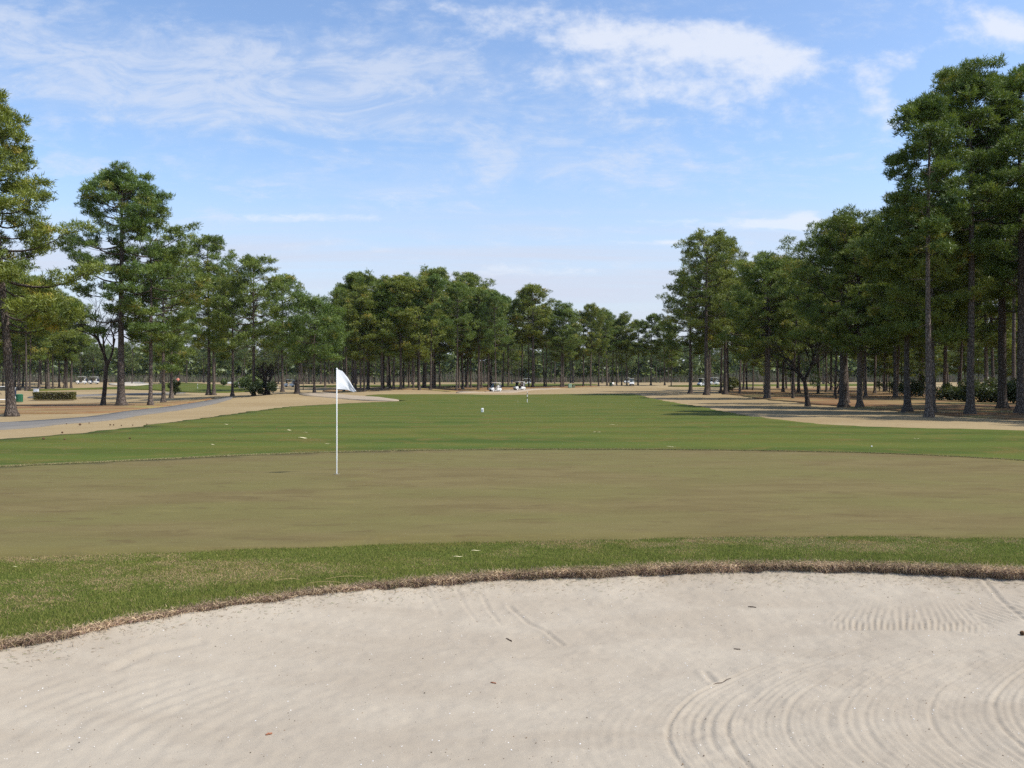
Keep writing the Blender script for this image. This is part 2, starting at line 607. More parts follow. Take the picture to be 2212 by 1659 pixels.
M_FAIR, M_GREEN, M_TAN, M_STRAW, M_SAND = mat_fairway(), mat_green(), mat_tan(), mat_straw(), mat_sand()
M_PATH = mat_asphalt('path_asphalt', (0.125, 0.116, 0.104), (0.180, 0.168, 0.148))
M_SANDPATH = mat_asphalt('sandy_path_surface', (0.270, 0.220, 0.160), (0.335, 0.275, 0.200))
M_FARSAND = mat_asphalt('far_bunker_sand', (0.36, 0.32, 0.25), (0.45, 0.40, 0.32))
M_BARK = mat_bark('pine_bark', (0.135, 0.108, 0.090), (0.205, 0.172, 0.148))
M_BARKD = mat_bark('dark_bark', (0.070, 0.058, 0.050), (0.110, 0.092, 0.080))
M_NEEDLE = mat_needles('pine_needles', (0.050, 0.092, 0.020), (0.240, 0.285, 0.040), (0.34, 0.25, 0.05), 0.22)
M_NEEDLE_FAR = mat_needles('pine_needles_far', (0.045, 0.075, 0.022), (0.155, 0.195, 0.045), (0.20, 0.18, 0.055), 0.22)
M_LEAF = mat_needles('shrub_leaves', (0.030, 0.050, 0.016), (0.085, 0.105, 0.028), (0.12, 0.11, 0.04))
M_HEDGE = mat_needles('hedge_leaves', (0.060, 0.075, 0.018), (0.160, 0.150, 0.035), (0.22, 0.17, 0.05))
M_BLADE = mat_vcol('grass_blades', 0.35)
M_DEAD = mat_vcol('dead_stems', 0.20)
M_WHITE = plain('white_plastic', (0.78, 0.78, 0.77), 0.35, 0.5, 0.04)
M_BLACK = plain('black_rubber', (0.02, 0.02, 0.021), 0.7, 0.3)
M_DGREY = plain('dark_grey_plastic', (0.06, 0.06, 0.065), 0.6, 0.4)
M_GREYM = plain('grey_metal', (0.45, 0.46, 0.47), 0.4, 0.5, 0.1, 6, 0.6)

# ------------------------------------------------------------------ ground sheets
def smooth_poly(pts, step, closed=True, it=2, jit=0.0, seed=0):
    P = np.array(pts, float)[:, :2]
    for _ in range(it):                      # Chaikin
        Q = np.roll(P, -1, 0) if closed else P[1:]
        A = P if closed else P[:-1]
        N = np.empty((len(A) * 2, 2))
        N[0::2] = A * 0.75 + Q * 0.25
        N[1::2] = A * 0.25 + Q * 0.75
        if not closed:
            N = np.vstack([P[:1], N, P[-1:]])
        P = N
    C = np.vstack([P, P[:1]]) if closed else P
    L = np.concatenate([[0], np.cumsum(np.linalg.norm(np.diff(C, axis=0), axis=1))])
    n = max(8, int(L[-1] / step))
    s = np.linspace(0, L[-1], n, endpoint=not closed)
    R = np.stack([np.interp(s, L, C[:, 0]), np.interp(s, L, C[:, 1])], 1)
    if jit > 0:
        tn = np.roll(R, -1, 0) - np.roll(R, 1, 0)
        tn /= np.linalg.norm(tn, axis=1)[:, None] + 1e-9
        nn = np.stack([-tn[:, 1], tn[:, 0]], 1)
        k = (vnoise(s, s * 0, 1.0 / (step * 3), seed) - 0.5) * 2 + (vnoise(s, s * 0, 1.0 / (step * 1.1), seed + 5) - 0.5)
        R = R + nn * (jit * k)[:, None]
    return R


def inside(P, poly):
    x, y = P[:, 0], P[:, 1]
    r = np.zeros(len(P), bool)
    X, Y = poly[:, 0], poly[:, 1]
    j = len(poly) - 1
    for i in range(len(poly)):
        c = ((Y[i] > y) != (Y[j] > y)) & (x < (X[j] - X[i]) * (y - Y[i]) / (Y[j] - Y[i] + 1e-12) + X[i])
        r ^= c
        j = i
    return r


def sheet(name, poly, mat, off, grid, holes=(), label=None):
    lo, hi = poly.min(0), poly.max(0)
    gx, gy = np.meshgrid(np.arange(lo[0], hi[0], grid), np.arange(lo[1], hi[1], grid))
    G = np.stack([gx.ravel(), gy.ravel()], 1) + rng.uniform(-0.1, 0.1, (gx.size, 2)) * grid
    k = inside(G, poly)
    for h in holes:
        k &= ~inside(G, h)
    G = G[k]
    pts, edges = [], []
    for loop in (poly, *holes):
        b = len(pts)
        pts += [Vector(p) for p in loop]
        edges += [(b + i, b + (i + 1) % len(loop)) for i in range(len(loop))]
    pts += [Vector(p) for p in G]
    V, E, T = delaunay_2d_cdt(pts, edges, [], 0, 1e-5)[:3]
    V = np.array([(v.x, v.y) for v in V])
    T = np.array([f for f in T if len(f) == 3])
    c = V[T].mean(1)
    k = inside(c, poly)
    for h in holes:
        k &= ~inside(c, h)
    T = T[k]
    a = V[T]
    cr = (a[:, 1, 0] - a[:, 0, 0]) * (a[:, 2, 1] - a[:, 0, 1]) - (a[:, 1, 1] - a[:, 0, 1]) * (a[:, 2, 0] - a[:, 0, 0])
    T[cr < 0] = T[cr < 0][:, ::-1]
    o_ = off(V[:, 1]) if callable(off) else off
    Z = H(V[:, 0], V[:, 1]) + o_
    VV = np.column_stack([V, Z])
    # turned down edge
    ed = np.vstack([T[:, [0, 1]], T[:, [1, 2]], T[:, [2, 0]]])
    key = np.sort(ed, 1)
    _, first, cnt = np.unique(key, axis=0, return_index=True, return_counts=True)
    bd = ed[first[cnt == 1]]
    us = np.unique(bd)
    mp = np.zeros(len(V), int); mp[us] = len(V) + np.arange(len(us))
    low = VV[us].copy(); low[:, 2] -= 0.16
    VV = np.vstack([VV, low])
    T = np.vstack([T, np.column_stack([bd[:, 1], bd[:, 0], mp[bd[:, 0]]]), np.column_stack([bd[:, 1], mp[bd[:, 0]], mp[bd[:, 1]]])])
    me = np_mesh(name, VV, T, [mat], smooth=False)
    o = mesh_obj(name, me)
    tag(o, kind='structure')
    if label:
        tag(o, label)
    return o


def dpoly(lst):
    return [gp(*p)[:2] for p in lst]


def lift(base):                       # far sheets ride a little higher because the ground mesh under them is coarser
    return lambda Y: base + 0.0005 * np.clip(Y - 20, 0, 400)


# bunker outline: the far lip as seen, closed round behind the camera's feet
lip_d = [(-330, 1470), (-150, 1425), (0, 1390), (170, 1362), (330, 1330), (520, 1300), (700, 1274), (900, 1253), (1100, 1238), (1300, 1228), (1500, 1220),
         (1700, 1218), (1900, 1220), (2212, 1228), (2500, 1245)]
lip_w = [gp(*p)[:2] for p in lip_d]
bunker_ctrl = lip_w + [np.array(q) for q in [(8.6, 6.4), (9.8, 4.6), (9.6, 2.6), (7.5, 1.2), (4, 0.7), (0, 0.75), (-3, 0.9), (-5.2, 1.8), (-6.3, 3.4)]]
BUNKER = smooth_poly(bunker_ctrl, 0.05, True, 2, 0.022, 3)

green_d_far = [(-700, 1045), (-350, 1028), (0, 1009), (300, 996), (500, 985), (800, 975), (1100, 971), (1500, 972), (1900, 979), (2212, 995), (2600, 1022)]
green_d_near = [(2750, 1120), (2600, 1168), (2212, 1164), (1700, 1160), (1300, 1167), (1000, 1173), (500, 1190), (0, 1207), (-350, 1215), (-750, 1140)]
GREEN = smooth_poly(dpoly(green_d_far + green_d_near), 0.12, True, 2, 0.03, 9)

fair_ctrl = [(-60, -14), (-60, 30)] + [tuple(gp(*p)[:2]) for p in [(-200, 962), (0, 950), (150, 938), (300, 922), (400, 908), (470, 899), (560, 886), (650, 877),
             (760, 871), (868, 867), (868, 865.5), (820, 860), (772, 855.5), (800, 852.5), (870, 852.5), (980, 852), (1080, 854), (1170, 852.5), (1260, 851.5),
             (1360, 851.5), (1378, 853), (1410, 862), (1470, 872), (1520, 880), (1580, 893), (1640, 902), (1720, 912), (1840, 921), (2000, 925), (2212, 930), (2500, 940)]] + [(60, 26), (60, -14)]
FAIR = smooth_poly(fair_ctrl, 0.28, True, 2, 0.20, 21)


def build_base():
    xs = np.unique(np.concatenate([np.arange(-64, 64.1, 2.0), np.arange(64, 330, 5.0), -np.arange(64, 330, 5.0), np.arange(330, 2600, 90.0), -np.arange(330, 2600, 90.0)]))
    ys = np.unique(np.concatenate([np.arange(-20, 60, 2.0), np.arange(60, 260, 2.0), np.arange(260, 480, 6.0), np.arange(480, 3400, 90.0), -np.arange(20, 900, 80.0)]))
    gx, gy = np.meshgrid(xs, ys)
    z = H(gx, gy) - 0.05
    low = (np.abs(gx) < 50) & (gy < 22) & (gy > -11)
    z = np.where(low, z - 1.0, z)
    V = np.column_stack([gx.ravel(), gy.ravel(), z.ravel()])
    nx, ny = len(xs), len(ys)
    i = (np.arange(ny - 1)[:, None] * nx + np.arange(nx - 1)[None, :]).ravel()
    Fq = np.column_stack([i, i + 1, i + 1 + nx, i + nx])
    o = mesh_obj('ground', np_mesh('ground', V, Fq, [M_TAN], smooth=True))
    tag(o, 'straw coloured dormant grass spreading to the woods', kind='structure')


build_base()
sheet('fairway', FAIR, M_FAIR, lift(0.0), 1.2, [BUNKER], 'green mown fairway running from the putting green to the trees')
sheet('putting_green', GREEN, M_GREEN, 0.005, 0.8, [], 'olive brown putting green')

# straw, paths and far fairways
STRAW_R = smooth_poly(dpoly([(1552, 850), (1600, 854), (1650, 863), (1700, 866), (1790, 876), (1900, 884), (2000, 893), (2100, 900), (2300, 910), (2500, 905),
                             (2500, 850), (2212, 841), (1950, 838.5), (1750, 838), (1620, 838.5), (1560, 842)]), 0.6, True, 2, 0.35, 31)
sheet('pine_straw_bed', STRAW_R, M_STRAW, lift(0.006), 2.0, [], 'reddish brown pine straw under the right hand pines')
STRAW_L = smooth_poly(dpoly([(-120, 873), (60, 874), (180, 872), (290, 873), (380, 868), (470, 858), (452, 863), (390, 872), (330, 881), (285, 887), (215, 891.5),
                             (100, 893), (-100, 893)]), 0.5, True, 2, 0.25, 35)
sheet('pine_straw_bed', STRAW_L, M_STRAW, lift(0.006), 1.6, [], 'reddish pine straw round the left pines beside the cart path')
STRAW_C = smooth_poly(dpoly([(700, 847.5), (760, 847), (800, 843.5), (880, 841.5), (940, 843), (990, 848), (1040, 845.5), (1120, 838.5), (1200, 837.5), (1290, 835.5), (1290, 833.5),
                             (1100, 835), (900, 836.5), (700, 840)]), 0.8, True, 2, 0.4, 37)
sheet('pine_straw_bed', STRAW_C, M_STRAW, lift(0.006), 2.4, [], 'dark red pine straw under the crowded centre pines')
PATH_L = smooth_poly(dpoly([(-220, 921), (0, 913), (74, 909), (140, 904.5), (200, 900), (261, 890), (301, 885.6), (361, 879.6), (402, 873), (444, 866), (480, 861), (496, 857),
                            (505, 860), (480, 867), (444, 876), (402, 883.4), (361, 888.5), (301, 896), (261, 904), (200, 910), (140, 913.5), (74, 922), (0, 927), (-220, 938)]),
                     0.4, True, 1, 0.04, 41)
sheet('cart_path', PATH_L, M_PATH, lift(0.012), 1.2, [], 'grey asphalt cart path winding past the left pines')
PATH_M = smooth_poly(dpoly([(640, 849.5), (700, 851), (760, 853.8), (820, 858.5), (860, 864), (866, 866), (820, 865.8), (750, 862), (700, 858), (650, 853.5)]), 0.6, True, 2, 0.1, 43)
sheet('sandy_path', PATH_M, M_SANDPATH, lift(0.012), 1.6, [], 'bare sandy path crossing behind the white flag')
PATH_C = smooth_poly(dpoly([(985, 849.3), (1060, 848), (1140, 842.5), (1210, 840), (1210, 838.4), (1140, 840.5), (1050, 845.2), (985, 847.3)]), 1.0, True, 2, 0.1, 44)
sheet('cart_path', PATH_C, M_SANDPATH, lift(0.014), 2.0, [], 'greyish cart path under the two white golf carts')
PATH_F = smooth_poly(dpoly([(60, 861), (165, 857), (260, 853.5), (400, 850), (400, 848), (260, 850.5), (165, 853.5), (60, 857)]), 0.8, True, 2, 0.1, 45)
sheet('cart_path', PATH_F, M_PATH, lift(0.012), 2.0, [], 'thin grey cart path beyond the large left pine')
FAIR_L = smooth_poly(dpoly([(60, 845), (140, 842.5), (240, 840), (340, 843), (400, 847.5), (480, 848.5), (545, 846), (545, 840), (480, 832), (420, 827.5), (350, 827), (330, 833), (240, 837), (140, 840), (60, 842)]), 1.2, True, 2, 0.3, 46)
sheet('far_fairway', FAIR_L, M_FAIR, lift(0.02), 3.0, [], 'far green fairway seen through the left pines')
SAND_L = smooth_poly(dpoly([(228, 831), (262, 827), (300, 826), (341, 831), (300, 833.5), (250, 833)]), 0.8, True, 2, 0.2, 47)
sheet('far_bunker', SAND_L, M_FARSAND, lift(0.05), 2.0, [], 'pale far sand bunker behind the large left pine')
SAND_L2 = smooth_poly(dpoly([(505, 838.5), (545, 835), (600, 834.5), (600, 838), (540, 841)]), 0.8, True, 2, 0.2, 48)
sheet('far_bunker', SAND_L2, M_FARSAND, lift(0.05), 2.0, [], 'pale far sand bunker between the slim left pines')
FAIR_C = smooth_poly(dpoly([(640, 836.5), (900, 835.5), (1060, 834), (1290, 833), (1290, 829.5), (1060, 829), (900, 832), (640, 833.5)]), 1.6, True, 2, 0.4, 49)
sheet('far_fairway', FAIR_C, M_FAIR, lift(0.02), 4.0, [], 'far green strip behind the two white golf carts')
FAIR_RF = smooth_poly(dpoly([(1440, 835.5), (1560, 836), (1700, 834), (2000, 832.5), (2000, 829.5), (1700, 830), (1560, 832), (1440, 833)]), 1.6, True, 2, 0.4, 50)
sheet('far_fairway', FAIR_RF, M_FAIR, lift(0.02), 4.0, [], 'far green strip behind the right hand pines')


# ------------------------------------------------------------------ bunker: sand, lip, dead fringe
def lip_height(x, y):
    return 0.026 + 0.048 * ss(-2.6, 2.2, x + 0 * y) * ss(4.0, 6.5, y + 0 * x) + 0.045 * (fbm(x, y, 1.5, 60) - 0.5) * ss(-3.0, 1.0, x + 0 * y)


def dist_poly(P, poly):
    A, B = poly, np.roll(poly, -1, 0)
    d = np.full(len(P), 1e9)
    AB = B - A
    L2 = (AB ** 2).sum(1)
    step = 20000
    for s in range(0, len(P), step):
        Q = P[s:s + step]
        t = np.clip(((Q[:, None, :] - A[None]) * AB[None]).sum(2) / L2[None], 0, 1)
        dd = np.linalg.norm(Q[:, None, :] - (A[None] + t[:, :, None] * AB[None]), axis=2)
        d[s:s + step] = dd.min(1)
    return d


def sand_z(x, y, d=None):
    if d is None:
        d = dist_poly(np.column_stack([np.ravel(x), np.ravel(y)]), BUNKER[::4]).reshape(np.shape(x))
    z = -lip_height(x, y) - 0.26 * (1 - np.exp(-d / 1.1))
    return z


def seg_dist(x, y, pl):
    d = np.full(x.shape, 9.0)
    for (ax, ay), (bx, by) in zip(pl[:-1], pl[1:]):
        vx, vy = bx - ax, by - ay
        t = np.clip(((x - ax) * vx + (y - ay) * vy) / (vx * vx + vy * vy), 0, 1)
        d = np.minimum(d, np.hypot(x - ax - t * vx, y - ay - t * vy))
    return d


def sp(dx, dy, z=-0.33):
    k = (EYE - z) * F / (dy - CY)
    return ((dx - CX) / F * k, k)


def build_sand():
    xs = np.unique(np.round(np.concatenate([np.arange(-7.2, -3.6, 0.1), np.arange(-3.6, 5.0, 0.0165), np.arange(5.0, 10.6, 0.1)]), 4))
    ys = np.unique(np.round(np.concatenate([np.arange(0.2, 4.0, 0.08), np.arange(4.0, 8.7, 0.0165)]), 4))
    gx, gy = np.meshgrid(xs, ys)
    d = dist_poly(np.column_stack([gx.ravel(), gy.ravel()]), BUNKER[::4]).reshape(gx.shape)
    ins = inside(np.column_stack([gx.ravel(), gy.ravel()]), BUNKER).reshape(gx.shape)
    dd = np.where(ins, d, 0)
    z = sand_z(gx, gy, dd)
    z = z + 0.025 * (fbm(gx, gy, 0.8, 8) - 0.5) + 0.010 * (fbm(gx, gy, 4.0, 12) - 0.5) * ss(0, 0.3, dd) + 0.011 * (fbm(gx, gy, 14.0, 19, 3) - 0.5)
    # trampled, clumpy sand right under the lip
    z = z + (0.05 * (fbm(gx, gy, 7.0, 23) - 0.45) + 0.075 * (fbm(gx, gy, 2.2, 24) - 0.40)) * np.exp(-dd / 0.16)
    # long smoothed drags across the far half
    z = z + 0.012 * (fbm(gx * 0.5, gy * 5.0, 1.0, 31) - 0.5) * ss(5.2, 6.2, gy) * ss(0.1, 0.6, dd)
    # rake arcs, lower right: each groove is the same curve shifted sideways
    g = 0.90 + 0.46 * (gy - 4.72) ** 2
    u = gx - g + 0.02 * (fbm(gx, gy, 2.5, 40) - 0.5)
    m = (0.75 * ss(-0.10, 0.02, u) + 0.25 * ss(-1.6, 0.0, u)) * ss(7.0, 5.9, gy) * (0.62 + 0.38 * ss(0.35, 0.6, fbm(gx, gy, 1.1, 44)))
    ph = u * 2 * np.pi / 0.062 + 2.5 * vnoise(u * 3.1, gy * 0.4, 1.0, 45)
    brk = ss(0.38, 0.62, fbm(u * 5.0, gy * 1.3, 1.0, 46, 3))
    z = z + m * brk * 0.0056 * np.cos(ph)
    z = z + m * (1 - brk) * 0.0035 * np.cos(u * 2 * np.pi / 0.045 + 4 * vnoise(u * 2, gy, 1.0, 47))
    z = z + m * 0.010 * (fbm(gx, gy, 22.0, 48, 2) - 0.5)
    for u0, dep in ((0.0, 0.012), (0.36, 0.010), (0.72, 0.007), (0.98, 0.013), (1.20, 0.008), (1.62, 0.007), (2.03, 0.015), (2.40, 0.008), (2.9, 0.010)):
        w = 0.013 + 0.006 * vnoise(gy, gy * 0, 3.0, int(u0 * 10))
        dep = dep * (0.35 + 0.9 * vnoise(gy * 1.8, gy * 0 + u0 * 7, 1.0, 49))
        z = z - dep * m * np.exp(-((u - u0) / w) ** 2) + 0.6 * dep * m * np.exp(-((u - u0 - 0.032) / 0.016) ** 2) + 0.5 * dep * m * np.exp(-((u - u0 + 0.034) / 0.018) ** 2)
    # fainter arcs, lower left
    g2 = -3.3 + 0.42 * (gy - 4.5) ** 2
    u2 = gx - g2 + 0.03 * (fbm(gx, gy, 2.0, 50) - 0.5)
    m2 = ss(-0.5, 0.1, u2) * ss(2.6, 1.4, u2) * ss(6.0, 5.0, gy) * ss(0.40, 0.65, fbm(gx, gy, 0.9, 52))
    z = z + m2 * 0.0028 * np.cos(u2 * 2 * np.pi / 0.13 + 3 * vnoise(u2 * 2, gy * 0, 1.0, 54))
    # comb of rake teeth near the right, with fanned drag marks above it
    ray = gx / gy                                          # the teeth were drawn towards the player
    cm = ss(0.365, 0.40, ray) * ss(0.585, 0.54, ray) * (0.15 + 0.85 * ss(0.30, 0.65, vnoise(gx, gy * 0.4, 2.6, 58)))
    y0 = 6.88 - 0.10 * (gx - 3.2) + 0.10 * (vnoise(gx, gx * 0, 3.0, 57) - 0.5)
    tooth = cm * ss(-0.03, 0.02, gy - y0) * ss(0.42, 0.06, gy - y0)
    z = z + 0.009 * tooth * np.cos(ray * 2 * np.pi / 0.0076 + 0.8 * vnoise(gx, gy, 4.0, 59))
    fanm = cm * ss(0.0, 0.2, gy - y0) * ss(1.0, 0.4, gy - y0)
    z = z + 0.004 * fanm * np.cos((ray - 0.47) / (1 - 0.45 * (gy - y0)) * 2 * np.pi / 0.011)
    z = z + 0.008 * cm * np.exp(-((gy - y0 + 0.05) / 0.035) ** 2)
    comb2 = ss(3.95, 4.1, gx) * ss(-0.03, 0.04, gy - 7.0 - 0.35 * (gx - 4.0)) * ss(0.55, 0.1, gy - 7.0 - 0.35 * (gx - 4.0))
    z = z + 0.007 * comb2 * np.cos((gx * 0.9 + gy * 0.5) * 2 * np.pi / 0.07)
    # single scratches
    for pl, dep, w in (([sp(1040, 1337), sp(1056, 1358), sp(1081, 1383)], 0.006, 0.016), ([sp(1100, 1352), sp(1140, 1378), sp(1180, 1392), sp(1214, 1414)], 0.009, 0.018),
                       ([sp(985, 1330), sp(1010, 1362), sp(1030, 1380)], 0.0045, 0.016), ([sp(920, 1330), sp(950, 1372)], 0.0035, 0.016), ([sp(2105, 1288), sp(2160, 1330), sp(2230, 1372)], 0.009, 0.02),
                       ([sp(1522, 1462), sp(1540, 1482)], 0.010, 0.022), ([sp(250, 1505), sp(330, 1470), sp(430, 1450)], 0.008, 0.04)):
        q = seg_dist(gx, gy, pl)
        z = z - dep * np.exp(-(q / w) ** 2) + 0.5 * dep * np.exp(-((q - 2.1 * w) / w) ** 2)
    z = np.minimum(z, np.where(ins, -0.012 - 0.3 * np.clip(0.04 - dd, 0, 1), -0.05))      # the sand never rides over the turf
    V = np.column_stack([gx.ravel(), gy.ravel(), z.ravel()])
    nx, ny = len(xs), len(ys)
    i = (np.arange(ny - 1)[:, None] * nx + np.arange(nx - 1)[None, :]).ravel()
    keep = (ins | (d < 0.25)).ravel()
    Fq = np.column_stack([i, i + 1, i + 1 + nx, i + nx])
    Fq = Fq[keep[Fq].all(1)]
    used = np.unique(Fq)
    mp = np.full(len(V), -1); mp[used] = np.arange(len(used))
    o = mesh_obj('bunker_sand', np_mesh('bunker_sand', V[used], mp[Fq], [M_SAND], smooth=True))
    tag(o, 'pale raked sand of the foreground bunker', kind='structure')
    return V.reshape(ny, nx, 3), xs, ys


SANDGRID, SXS, SYS = build_sand()


def sand_at(x, y):
    i = np.clip(np.searchsorted(SYS, y), 0, len(SYS) - 1)
    j = np.clip(np.searchsorted(SXS, x), 0, len(SXS) - 1)
    return SANDGRID[i, j, 2]


def blades(P, D, Ln, W, cols):
    """one slender triangle per blade"""
    n = len(P)
    r = rng.normal(size=(n, 3))
    S = np.cross(D, r)
    S /= np.linalg.norm(S, axis=1)[:, None] + 1e-9
    V = np.empty((n, 3, 3))
    V[:, 0] = P - S * W[:, None] * 0.5
    V[:, 1] = P + S * W[:, None] * 0.5
    V[:, 2] = P + D * Ln[:, None]
    C = np.repeat(cols, 3, 0)
    return V.reshape(-1, 3), np.arange(3 * n).reshape(n, 3), C


def unit(v):
    return v / (np.linalg.norm(v, axis=1)[:, None] + 1e-9)


def build_lip():
    L = BUNKER
    nxt, prv = np.roll(L, -1, 0), np.roll(L, 1, 0)
    tn = unit(nxt - prv)
    nn = np.stack([-tn[:, 1], tn[:, 0]], 1)
    # make nn point into the sand
    test = inside(L + nn * 0.05, L)
    nn[~test] *= -1
    hgt = lip_height(L[:, 0], L[:, 1])
    prof = [(-0.03, 0.012), (0.0, 0.006), (0.020, -0.15), (0.015, -0.6), (0.0, -1.25)]
    n = len(L)
    V = []
    for off_, k in prof:
        V.append(np.column_stack([L + nn * off_, hgt * k if k < 0 else np.full(n, k)]))
    V = np.vstack(V)
    Fq = []
    for r in range(len(prof) - 1):
        a = np.arange(n)
        b = (a + 1) % n
        Fq.append(np.column_stack([r * n + a, r * n + b, (r + 1) * n + b, (r + 1) * n + a]))
    m, t = new_mat('lip_soil')
    f = t.noise(pos(t), 30.0, 4)
    finish(t, t.mix(f, (0.10, 0.07, 0.045), (0.22, 0.16, 0.10)), 0.95, f, 0.8, 0.02, 0.05)
    o = mesh_obj('bunker_lip', np_mesh('bunker_lip', V, np.vstack(Fq), [m], smooth=True))
    tag(o, 'low soil lip round the bunker under the dead grass', kind='structure')
    # dead runners and stems
    vis = np.where((L[:, 1] > 4.5) & (np.abs(L[:, 0]) < 7.2))[0]
    N = 150000
    k = vis[rng.integers(0, len(vis), N)]
    hg = hgt[k]
    keep = rng.random(N) < (0.25 + 0.75 * np.clip(hg / 0.08, 0, 1))
    k, hg = k[keep], hg[keep]
    N = len(k)
    tt = rng.random(N) ** 0.8
    base = L[k] + tn[k] * rng.uniform(-0.03, 0.03, (N, 1))
    out = (rng.uniform(-0.10, 0.06, N) - 0.10 * np.clip(vnoise(base[:, 0], base[:, 1], 2.6, 64) - 0.45, 0, 1) * rng.random(N)) * np.where(tt < 0.25, 1.0, 0.25)
    bulge = 0.015 + 0.02 * np.sin(np.pi * tt) * (hg / 0.08)
    xy = base + nn[k] * (out + bulge)[:, None]
    zz = 0.02 - tt * (hg + 0.02) + rng.normal(0, 0.008, N)
    P = np.column_stack([xy, zz])
    D = np.column_stack([nn[k] * rng.uniform(-0.2, 0.8, (N, 1)) + tn[k] * rng.normal(0, 0.75, (N, 1)), rng.normal(-0.1, 0.65, N) + 0.4 * (tt < 0.2)])
    D = unit(D)
    pal = np.array([(0.46, 0.34, 0.21), (0.34, 0.235, 0.15), (0.23, 0.155, 0.115), (0.54, 0.42, 0.27), (0.27, 0.18, 0.15), (0.18, 0.17, 0.07)])
    pn = vnoise(P[:, 0], P[:, 1], 3.0, 71)
    idx = np.clip((rng.random(N) * 0.75 + 0.25 * pn) * 6, 0, 5).astype(int)
    cols = pal[idx] * rng.uniform(0.75, 1.2, (N, 1))
    cols = np.where((tt < 0.22)[:, None], cols * 0.5 + np.array([0.46, 0.36, 0.22]) * 0.5, cols)
    tuftn = vnoise(P[:, 0] * 1.0, P[:, 1], 6.0, 66)
    hang = (tuftn > 0.62) & (rng.random(N) < 0.5)
    D[hang, 2] -= 0.8
    D = unit(D)
    ln_ = rng.uniform(0.02, 0.055, N) * np.where(hang, 1.6, 1.0)
    dark = ss(0.35, 0.7, fbm(P[:, 0], P[:, 2] * 3 + P[:, 1], 4.0, 68))[:, None]
    cols = cols * (0.90 + 0.5 * dark)
    V, Fc, C = blades(P, D, ln_, rng.uniform(0.003, 0.007, N), cols)
    o = mesh_obj('dead_grass_fringe', np_mesh('dead_grass_fringe', V, Fc, [M_DEAD], attrs={'Col': C}))
    tag(o, 'brown dead grass fringe hanging over the bunker lip', 'dead grass', kind='stuff')


build_lip()


def build_apron():
    N = 690000
    y = rng.uniform(4.6, 10.0, N)
    x = rng.uniform(-1, 1, N) * (y * 0.62 + 0.5)
    far_side = rng.random(N) < 0.20                       # thinner growth carries on past both sides of the view
    x = np.where(far_side, np.sign(x) * (y * 0.62 + 0.5 + 2.6 * rng.random(N)), x)
    P = np.column_stack([x, y])
    k = ~inside(P, BUNKER[::2]) & ~inside(P + rng.normal(0, 0.012, P.shape) - np.array([0, 0.02]), GREEN)
    P = P[k]
    keep = rng.random(len(P)) < 0.62 + 0.38 * vnoise(P[:, 0], P[:, 1], 9.0, 80)
    P = P[keep]
    N = len(P)
    d = dist_poly(P, BUNKER[::6])
    patch = fbm(P[:, 0], P[:, 1] * 1.6, 0.55, 83)
    patch2 = fbm(P[:, 0], P[:, 1] * 1.5, 3.5, 87, 3)
    up = ss(0.40, 0.95, d)                                # thinner, browner turf away from the sand
    dead = np.clip((patch - 0.47) * 4.2 * up + (patch2 - 0.49) * 2.2 * (0.30 + 0.70 * up), 0, 0.95)
    dead = np.maximum(dead, 0.75 * ss(0.10, 0.0, d))
    g1, g2, br = np.array([0.135, 0.175, 0.040]), np.array([0.315, 0.320, 0.088]), np.array([0.50, 0.37, 0.20])
    f = np.clip(rng.random(N) * 0.75 + 0.35 * (patch2 - 0.3), 0, 1)[:, None]
    cols = g1 * (1 - f) + g2 * f
    isd = (rng.random(N) < dead * 0.85 + 0.06)
    cols[isd] = br * rng.uniform(0.6, 1.15, (isd.sum(), 1))
    cols = cols * 0.88
    lean = rng.normal(0, 0.45, (N, 2))
    D = unit(np.column_stack([lean, np.where(isd, 0.35, 1.0)]))
    Ln = rng.uniform(0.014, 0.030, N) * (1 + 0.55 * ss(0.8, 0.1, d)) * np.where(isd, 0.9, 1)
    W = rng.uniform(0.0035, 0.0065, N)
    z = H(P[:, 0], P[:, 1])
    V, Fc, C = blades(np.column_stack([P, z]), D, Ln, W, cols)
    o = mesh_obj('apron_grass', np_mesh('apron_grass', V, Fc, [M_BLADE], attrs={'Col': C}))
    tag(o, 'short green grass between the putting green and the bunker', 'grass', kind='stuff')


build_apron()


def build_collar():
    """thin dry straw line along the far edge of the putting green"""
    G = GREEN
    vis = np.where((G[:, 1] > 14) & (np.abs(G[:, 0]) < 0.66 * G[:, 1]))[0]
    N = 90000
    k = vis[rng.integers(0, len(vis), N)]
    left = ss(1.0, -6.0, G[k, 0])
    wid = 0.06 + 0.22 * left
    P = G[k] + np.column_stack([rng.uniform(-0.06, 0.06, N), rng.random(N) * wid - 0.03])
    keep = rng.random(N) < 0.35 + 0.65 * vnoise(P[:, 0], P[:, 1] * 0, 0.8, 91)
    P = P[keep]
    N = len(P)
    D = unit(np.column_stack([rng.normal(0, 0.6, (N, 2)), np.full(N, 0.8)]))
    pal = np.array([(0.42, 0.35, 0.19), (0.33, 0.27, 0.14), (0.16, 0.19, 0.06)])
    cols = pal[rng.integers(0, 3, N)] * rng.uniform(0.8, 1.15, (N, 1))
    V, Fc, C = blades(np.column_stack([P, H(P[:, 0], P[:, 1]) + 0.01]), D, rng.uniform(0.015, 0.035, N), rng.uniform(0.006, 0.012, N), cols)
    o = mesh_obj('dry_collar_grass', np_mesh('dry_collar_grass', V, Fc, [M_DEAD], attrs={'Col': C}))
    tag(o, 'thin dry straw line along the far edge of the putting green', 'grass', kind='stuff')


build_collar()


